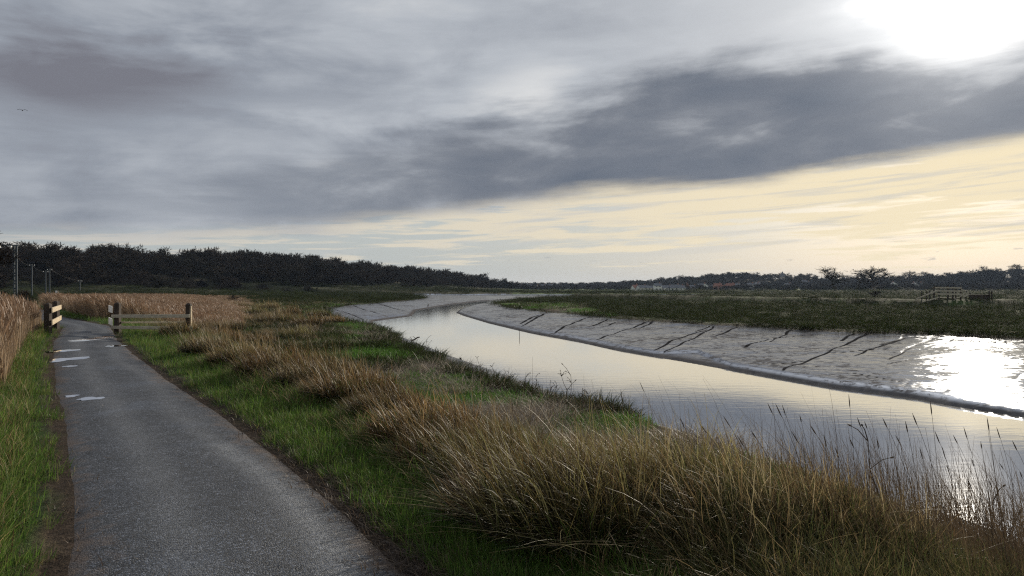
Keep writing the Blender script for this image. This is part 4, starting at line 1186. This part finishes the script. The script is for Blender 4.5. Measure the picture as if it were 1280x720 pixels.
# ------------------------------------------------------------------ far village
def house(px, d, w, dp, hw, roof_h, wall, roof, rz, label, group):
    x, y = at(px, d)
    t = empty('house', (x, y, hgt(x, y)), rz)
    hx, hy = w / 2, dp / 2
    MB().raw([(-hx, -hy, -0.6), (hx, -hy, -0.6), (hx, hy, -0.6), (-hx, hy, -0.6), (-hx, -hy, hw), (hx, -hy, hw), (hx, hy, hw), (-hx, hy, hw), (-hx, 0, hw + roof_h), (hx, 0, hw + roof_h)],
             [(0, 1, 5, 4), (2, 3, 7, 6), (1, 2, 6, 9, 5), (3, 0, 4, 8, 7), (3, 2, 1, 0)]).build('wall', M[wall], t)
    e, th = 0.35, 0.18
    sl = roof_h / hy
    v = []
    for sx in (-hx - e, hx + e):
        v += [(sx, -hy - e, hw - sl * e + 0.02), (sx, 0, hw + roof_h + 0.02), (sx, hy + e, hw - sl * e + 0.02), (sx, -hy - e, hw - sl * e + 0.02 + th), (sx, 0, hw + roof_h + 0.02 + th), (sx, hy + e, hw - sl * e + 0.02 + th)]
    rf = MB().raw(v, [(0, 1, 7, 6), (1, 2, 8, 7), (3, 9, 10, 4), (4, 10, 11, 5), (0, 3, 4, 1), (1, 4, 5, 2), (6, 7, 10, 9), (7, 8, 11, 10), (0, 6, 9, 3), (2, 5, 11, 8)]).build('roof', M[roof], t)
    MB().box((hx * 0.6, 0.2, hw + roof_h + 0.5), (0.7, 0.9, 1.6)).build('chimney', M['brick'], rf)
    nwin = max(2, int(w / 3.2))
    for fl in range(2 if hw > 4 else 1):
        for i in range(nwin):
            xx = -hx + w * (i + 0.5) / nwin
            if fl == 0 and i == nwin // 2:
                MB().box((xx, -hy - 0.03, 1.0), (1.0, 0.08, 2.1)).build('door', M['window'], t)
            else:
                MB().box((xx, -hy - 0.03, 1.4 + 2.6 * fl), (1.2, 0.08, 1.2)).build('window', M['window'], t)
    tag(t, label, 'house', group)
hr = random.Random(5)
walls = {'w': ('render_white', 'white'), 'c': ('render_cream', 'cream'), 'b': ('brick', 'red brick')}
roofs = {'s': ('roof_slate', 'slate'), 't': ('roof_tile', 'clay tiled')}
def village(rows, where, group):
    for px, d, w, c in rows:
        wm_, wn = walls[c[0]]; rm, rn = roofs[c[1]]
        house(px, d + hr.uniform(-15, 25), w * 0.72, hr.uniform(5.5, 7), hr.choice((2.6, 4.4)), hr.uniform(2.0, 2.8), wm_, rm, hr.choice((0, 0.35, -0.4, 1.35, 0.15)), f'small {wn} house with {rn} roof {where}', group)
village([(794, 690, 8, 'wt'), (803, 680, 13, 'ws'), (814, 720, 16, 'cs'), (822, 670, 9, 'ws'), (833, 720, 16, 'ws'), (844, 670, 11, 'ws'), (851, 665, 9, 'ws'), (859, 700, 12, 'bt'), (866, 690, 9, 'cs')], 'beyond the green field below the ridge', 'village houses beyond the field')
village([(878, 760, 11, 'ws'), (881, 690, 9, 'ws'), (890, 745, 14, 'cs'), (897, 700, 10, 'bt'), (905, 690, 10, 'bt'), (913, 705, 10, 'bt'), (921, 740, 9, 'ws'), (926, 750, 13, 'cs'), (938, 690, 10, 'ws'), (945, 695, 8, 'ws'), (947, 800, 7, 'ws'), (985, 720, 10, 'cs'), (1005, 830, 7, 'ws'), (1009, 815, 8, 'ws'), (1117, 700, 8, 'ws'), (1143, 690, 9, 'ws'), (1152, 700, 8, 'ws')], 'on the distant wooded ridge', 'houses on the ridge slope')
village([(590, 960, 10, 'ws'), (595, 1000, 9, 'wt'), (604, 930, 10, 'ws'), (609, 925, 12, 'ws'), (615, 920, 14, 'ws'), (625, 925, 10, 'ws'), (636, 930, 14, 'ws'), (642, 930, 9, 'ws'), (650, 925, 12, 'cs'), (661, 960, 9, 'ws'), (672, 980, 9, 'ws'), (679, 985, 9, 'cs'), (688, 990, 9, 'ws'), (700, 990, 10, 'ws'), (748, 960, 12, 'cs')], 'beyond the bend of the river', 'houses beyond the river bend')
village([(418, 560, 12, 'wt')], 'under the hillside wood', 'house under the wood')
def church():
    x, y = at(978, 900); z = hgt(x, y)
    t = empty('church_tower', (x, y, z))
    hb = CAM_H + (360 - 346.0) / F * 900 - z; ht = CAM_H + (360 - 339.0) / F * 900 - z
    MB().box((0, 0, hb / 2 - 0.5), (4.6, 4.6, hb + 1)).build('tower', M['render_cream'], t)
    MB().raw([(-2.9, -2.9, hb), (2.9, -2.9, hb), (2.9, 2.9, hb), (-2.9, 2.9, hb), (0, 0, ht)], [(3, 2, 1, 0), (0, 1, 4), (1, 2, 4), (2, 3, 4), (3, 0, 4)]).build('spire', M['roof_slate'], t)
    for s_ in (-1, 1):
        MB().box((s_ * 1.0, -2.32, hb - 1.6), (0.8, 0.1, 1.8)).build('window', M['window'], t)
    tag(t, 'small tower with a dark pyramid roof above the distant ridge trees', 'tower')
church()

# ------------------------------------------------------------------ tussocks, stalks and dead weeds
tg = np.random.default_rng(77)
for i, (px, py, rad, h) in enumerate(TUSS):
    zz = 0.0 if i < 16 else -0.4
    x, y = pix(px, py, zz)
    n = 1250 if y < 8 else (900 if y < 18 else 500)
    wd = 0.0072 if y < 8 else (0.009 if y < 18 else 0.016)
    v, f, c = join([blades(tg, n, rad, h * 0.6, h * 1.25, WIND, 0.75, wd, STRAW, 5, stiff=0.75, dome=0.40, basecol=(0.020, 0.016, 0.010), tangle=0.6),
                    blades(tg, n // 2, rad * 1.0, h * 0.3, h * 0.7, (-0.2, -0.25), 1.2, wd * 1.9, ((0.022, 0.018, 0.012), (0.035, 0.028, 0.016), (0.018, 0.022, 0.010)), 3, tangle=1.0),  # dark old growth, its colour also painting in shade low in the mound
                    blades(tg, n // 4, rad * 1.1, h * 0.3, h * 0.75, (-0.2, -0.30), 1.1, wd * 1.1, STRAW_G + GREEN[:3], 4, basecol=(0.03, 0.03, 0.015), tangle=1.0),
                    blades(tg, n // 7, rad * 1.05, h * 0.7, h * 1.5, (-0.55, -0.35), 1.0, wd * 0.9, STRAW[:4], 5, stiff=0.35, tangle=1.2),
                    blades(tg, n // 14, rad * 0.9, h * 1.1, h * 1.6, (-0.42, -0.05), 0.4, wd * 0.8, STRAW[:3], 6, head=0.16, headw=2.2, headcol=(0.24, 0.17, 0.10))])
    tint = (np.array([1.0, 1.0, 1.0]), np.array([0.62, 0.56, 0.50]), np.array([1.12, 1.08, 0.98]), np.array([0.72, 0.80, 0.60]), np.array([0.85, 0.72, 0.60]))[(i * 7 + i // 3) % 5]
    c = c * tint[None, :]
    bz = np.array([x, y, hgt(x, y)])
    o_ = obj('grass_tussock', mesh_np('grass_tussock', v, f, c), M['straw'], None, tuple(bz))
    if i == 10:
        tag(o_, 'tallest shaggy straw grass mound with stems arching over a dark hollow', 'grass tussock', 'tussocks along the path bank')
    elif i < 16:
        tag(o_, 'shaggy mound of long straw-coloured grass leaning over on the bank beside the path', 'grass tussock', 'tussocks along the path bank')
    else:
        tag(o_, 'rounded dark-shadowed grass hummock on the rough land beyond the long fence', 'grass tussock', 'hummocks beyond the fence')

def stalk(tx, ty, d, lean, head, label, group):
    """a flowering grass stem: tip where the photo shows it, foot on the bank"""
    x, y = at(tx, d); zt = CAM_H + (360 - ty) / F * d
    bx, by = x + lean, y + 0.05
    zb = hgt(bx, by) - 0.03
    p0, p2 = Vector((0, 0, 0)), Vector((x - bx, y - by, zt - zb)); p1 = Vector((p2.x * 0.25, p2.y * 0.3, p2.z * 0.6))
    t = empty('grass_stalk', (bx, by, zb))
    P_ = [p0 * (1 - q) ** 2 + p1 * 2 * q * (1 - q) + p2 * q * q for q in [i / 9 for i in range(10)]]
    MB().tube(P_, [0.0028 - 0.0018 * i / 9 for i in range(10)], 5).build('stem', M['stalk'], t)
    L = head
    d_ = (P_[-1] - P_[-3]).normalized()
    top = P_[-1]
    MB().tube([top - d_ * L, top - d_ * L * 0.8, top - d_ * L * 0.5, top - d_ * L * 0.2, top + d_ * 0.01], [0.0015, 0.0036, 0.0042, 0.003, 0.0008], 6).build('seed_head', M['stalk'], t)
    q = P_[3]; w_ = Vector((-0.16, 0.02, 0.16))
    sd = Vector((0.0, 0.004, 0.0))
    lf = [q + w_ * u + Vector((0, 0, -0.16 * u * u)) for u in (0, 0.35, 0.7, 1.0)]
    MB().raw([p - sd * (1 - i * 0.3) for i, p in enumerate(lf)] + [p + sd * (1 - i * 0.3) + Vector((0, 0, 0.002)) for i, p in enumerate(lf)], [(i, i + 1, i + 5, i + 4) for i in range(3)]).build('leaf', M['stalk'], t)
    tag(t, label, 'grass stalk', group)
M['stalk'] = mat_plain('dark_dry_stalk', (0.085, 0.062, 0.042), 0.8, 0.3, 8.0)
sr = random.Random(3)
SG = 'seeding grass stalks against the river'
for tx, ty in ((1072, 523), (1081, 528), (1104, 524), (1013, 532), (978, 507), (970, 506), (960, 505), (1141, 518), (1163, 503), (1169, 540), (1192, 545), (1205, 535), (1226, 553), (1266, 552), (1184, 583), (1044, 560), (875, 530), (905, 521), (1030, 545), (1120, 545), (1150, 560), (1215, 575), (1250, 580), (1275, 590), (990, 540), (940, 540), (850, 522), (1246, 535), (1096, 548), (1132, 528), (1000, 520), (1178, 560), (1236, 600), (1062, 548), (922, 545), (1210, 600)):
    stalk(tx, ty, sr.uniform(4.9, 6.4), sr.uniform(0.12, 0.42), sr.uniform(0.05, 0.10), 'thin dark seeding grass stalk standing up against the river', SG)
stalk(1061, 494, 6.2, 0.10, 0.11, 'tallest dark grass stalk, upright with a plain spike, against the river', SG)
stalk(1234, 523, 5.4, 0.16, 0.10, 'grass stalk with the thickest dark seed head, against the river', SG)
stalk(800, 478, 8.4, 0.35, 0.12, 'lone leaning grass stalk standing out past the bank edge plants', SG)
stalk(776, 487, 8.8, 0.08, 0.16, 'lone upright grass stalk with a long head past the bank edge plants', SG)

def weed(px, py, z, h, seed, label, group, n=7, name='dead_weed', d=None, w=0.007):
    x, y = pix(px, py, z) if d is None else at(px, d)
    r_ = random.Random(seed)
    t = empty(name, (x, y, hgt(x, y) - 0.03))
    P_ = [Vector((0, 0, 0))]
    for i in range(5):
        P_.append(P_[-1] + Vector((r_.uniform(-0.10, 0.06), r_.uniform(-0.05, 0.05), 0.2)) * h)
    MB().tube(P_, [w * (1 - 0.12 * i) for i in range(6)], 5).build('stem', M['stalk'], t)
    for i in range(n):
        b = P_[r_.randint(2, 5)]; a_ = r_.uniform(0, 6.28); L = h * r_.uniform(0.15, 0.34)
        q = b + Vector((math.cos(a_) * 0.7, math.sin(a_) * 0.5, r_.uniform(0.25, 0.9))) * L
        m_ = b.lerp(q, 0.55) + Vector((0, 0, 0.02))
        br = MB().tube([b, m_, q], [w * 0.6, w * 0.5, w * 0.3], 4).build('branch', M['stalk'], t)
        MB().tube([q - (q - m_) * 0.25, q, q + (q - m_) * 0.25], [w * 0.4, w * 1.1, w * 0.3], 5).build('seed_cluster', M['stalk'], br)
    tag(t, label, 'dead weed', group)
weed(1100, 0, 0, 0.95, 11, 'dead branching dock plant standing among the grass by the water', None, 9, d=5.2)
weed(1268, 0, 0, 0.85, 12, 'dead weed with clustered dark seeds among the tall grass', None, 8, d=5.0)
WG = 'dead weeds along the edge of the low bank'
for i, (px, py, h) in enumerate(((538, 441, 0.7), (606, 470, 0.6), (637, 482, 0.5), (655, 488, 0.6), (668, 494, 0.5), (697, 508, 0.5), (708, 512, 0.7), (712, 513, 0.75), (728, 520, 0.5), (745, 524, 0.5), (752, 527, 0.45), (640, 486, 0.6), (688, 505, 0.45), (622, 478, 0.5))):
    weed(px, py, ZM + 0.15, h, 30 + i, 'dead twiggy weed on the edge of the low bank above the water', WG, 6, w=0.009)

def stick(px0, py0, z0, px1, py1, rad, name, label, cat, mat='drift', bury=0.25, knots=3, seed=1):
    x, y = pix(px0, py0, z0); zb = max(hgt(x, y), ZW)
    z1 = CAM_H + (360 - py1) / F * y; x1 = (px1 - 640) / F * y
    r_ = random.Random(seed)
    a_, b_ = Vector((0, 0, -bury)), Vector((x1 - x, 0.1, z1 - zb))
    pts = [a_.lerp(b_, i / 6) + Vector((r_.uniform(-1, 1), r_.uniform(-1, 1), r_.uniform(-1, 1))) * rad * 0.5 for i in range(7)]
    t = empty(name, (x, y, zb))
    MB().tube(pts, [rad * (1.1 - 0.07 * i) for i in range(7)], 7).build('shaft', M[mat], t)
    for i in range(knots):
        p = pts[2 + i]; MB().tube([p, p + Vector((r_.uniform(-1, 1), -0.4, r_.uniform(0.3, 1))) * rad * 3, p + Vector((r_.uniform(-1, 1), -0.4, r_.uniform(0.6, 1.3))) * rad * 5], [rad * 0.5, rad * 0.35, rad * 0.15], 5).build('side_twig', M[mat], t)
    tag(t, label, cat)
stick(508, 430, ZW + 0.1, 524, 421, 0.05, 'driftwood_branch', 'driftwood branch sticking out over the water from the bank', 'branch')
stick(650, 421.5, ZW, 649, 412.5, 0.02, 'mooring_stake', 'thin stake standing in the river off the far mud', 'stake', 'post', 0.5, 1)
stick(535, 384, ZW, 535, 379.5, 0.10, 'mooring_stake', 'short dark stake in the water before the far bend', 'stake', 'post', 0.5, 0)
stick(575, 452.5, ZW + 0.1, 575, 447, 0.06, 'mooring_stake', 'dark stub standing on the stony edge of the water', 'stake', 'post', 0.2, 0)

def bird():
    d = 90.0
    x, y = at(28, d); z = CAM_H + (360 - 138) / F * d
    t = empty('bird', (x, y, z), 0.5)
    MB().tube([(0, -0.24, 0.0), (0, -0.16, 0.01), (0, 0, 0.0), (0, 0.14, 0.0), (0, 0.26, 0.01)], [0.008, 0.045, 0.07, 0.045, 0.012], 8).build('body', M['bird'], t, smooth=True)
    for s_ in (-1, 1):
        v = [(s_ * 0.03, -0.08, 0.03), (s_ * 0.03, 0.08, 0.03), (s_ * 0.26, -0.09, 0.12), (s_ * 0.26, 0.05, 0.12), (s_ * 0.55, 0.02, 0.04), (s_ * 0.52, 0.08, 0.04)]
        v = v + [(p[0], p[1], p[2] + 0.012) for p in v]
        MB().raw(v, [(0, 2, 3, 1), (2, 4, 5, 3), (6, 7, 9, 8), (8, 9, 11, 10), (0, 6, 8, 2), (2, 8, 10, 4), (4, 10, 11, 5), (5, 11, 9, 3), (3, 9, 7, 1)]).build('wing', M['bird'], t)
    tag(t, 'small dark bird gliding alone in front of the grey clouds', 'bird')
bird()

# ------------------------------------------------------------------ thin haze in the air
m, T, out = material('haze_air')
pv = T.new('ShaderNodeVolumePrincipled')
pv.inputs['Color'].default_value = (0.55, 0.72, 1.0, 1)
pv.inputs['Density'].default_value = 0.00005
pv.inputs['Anisotropy'].default_value = 0.3
T.l.new(pv.outputs[0], out.inputs['Volume'])
hzo = MB().box((0, 0, 28.0), (9400, 9400, 64.0)).build('haze', m)
hzo['kind'] = 'stuff'; hzo['label'] = 'thin pale haze in the air over the marsh'
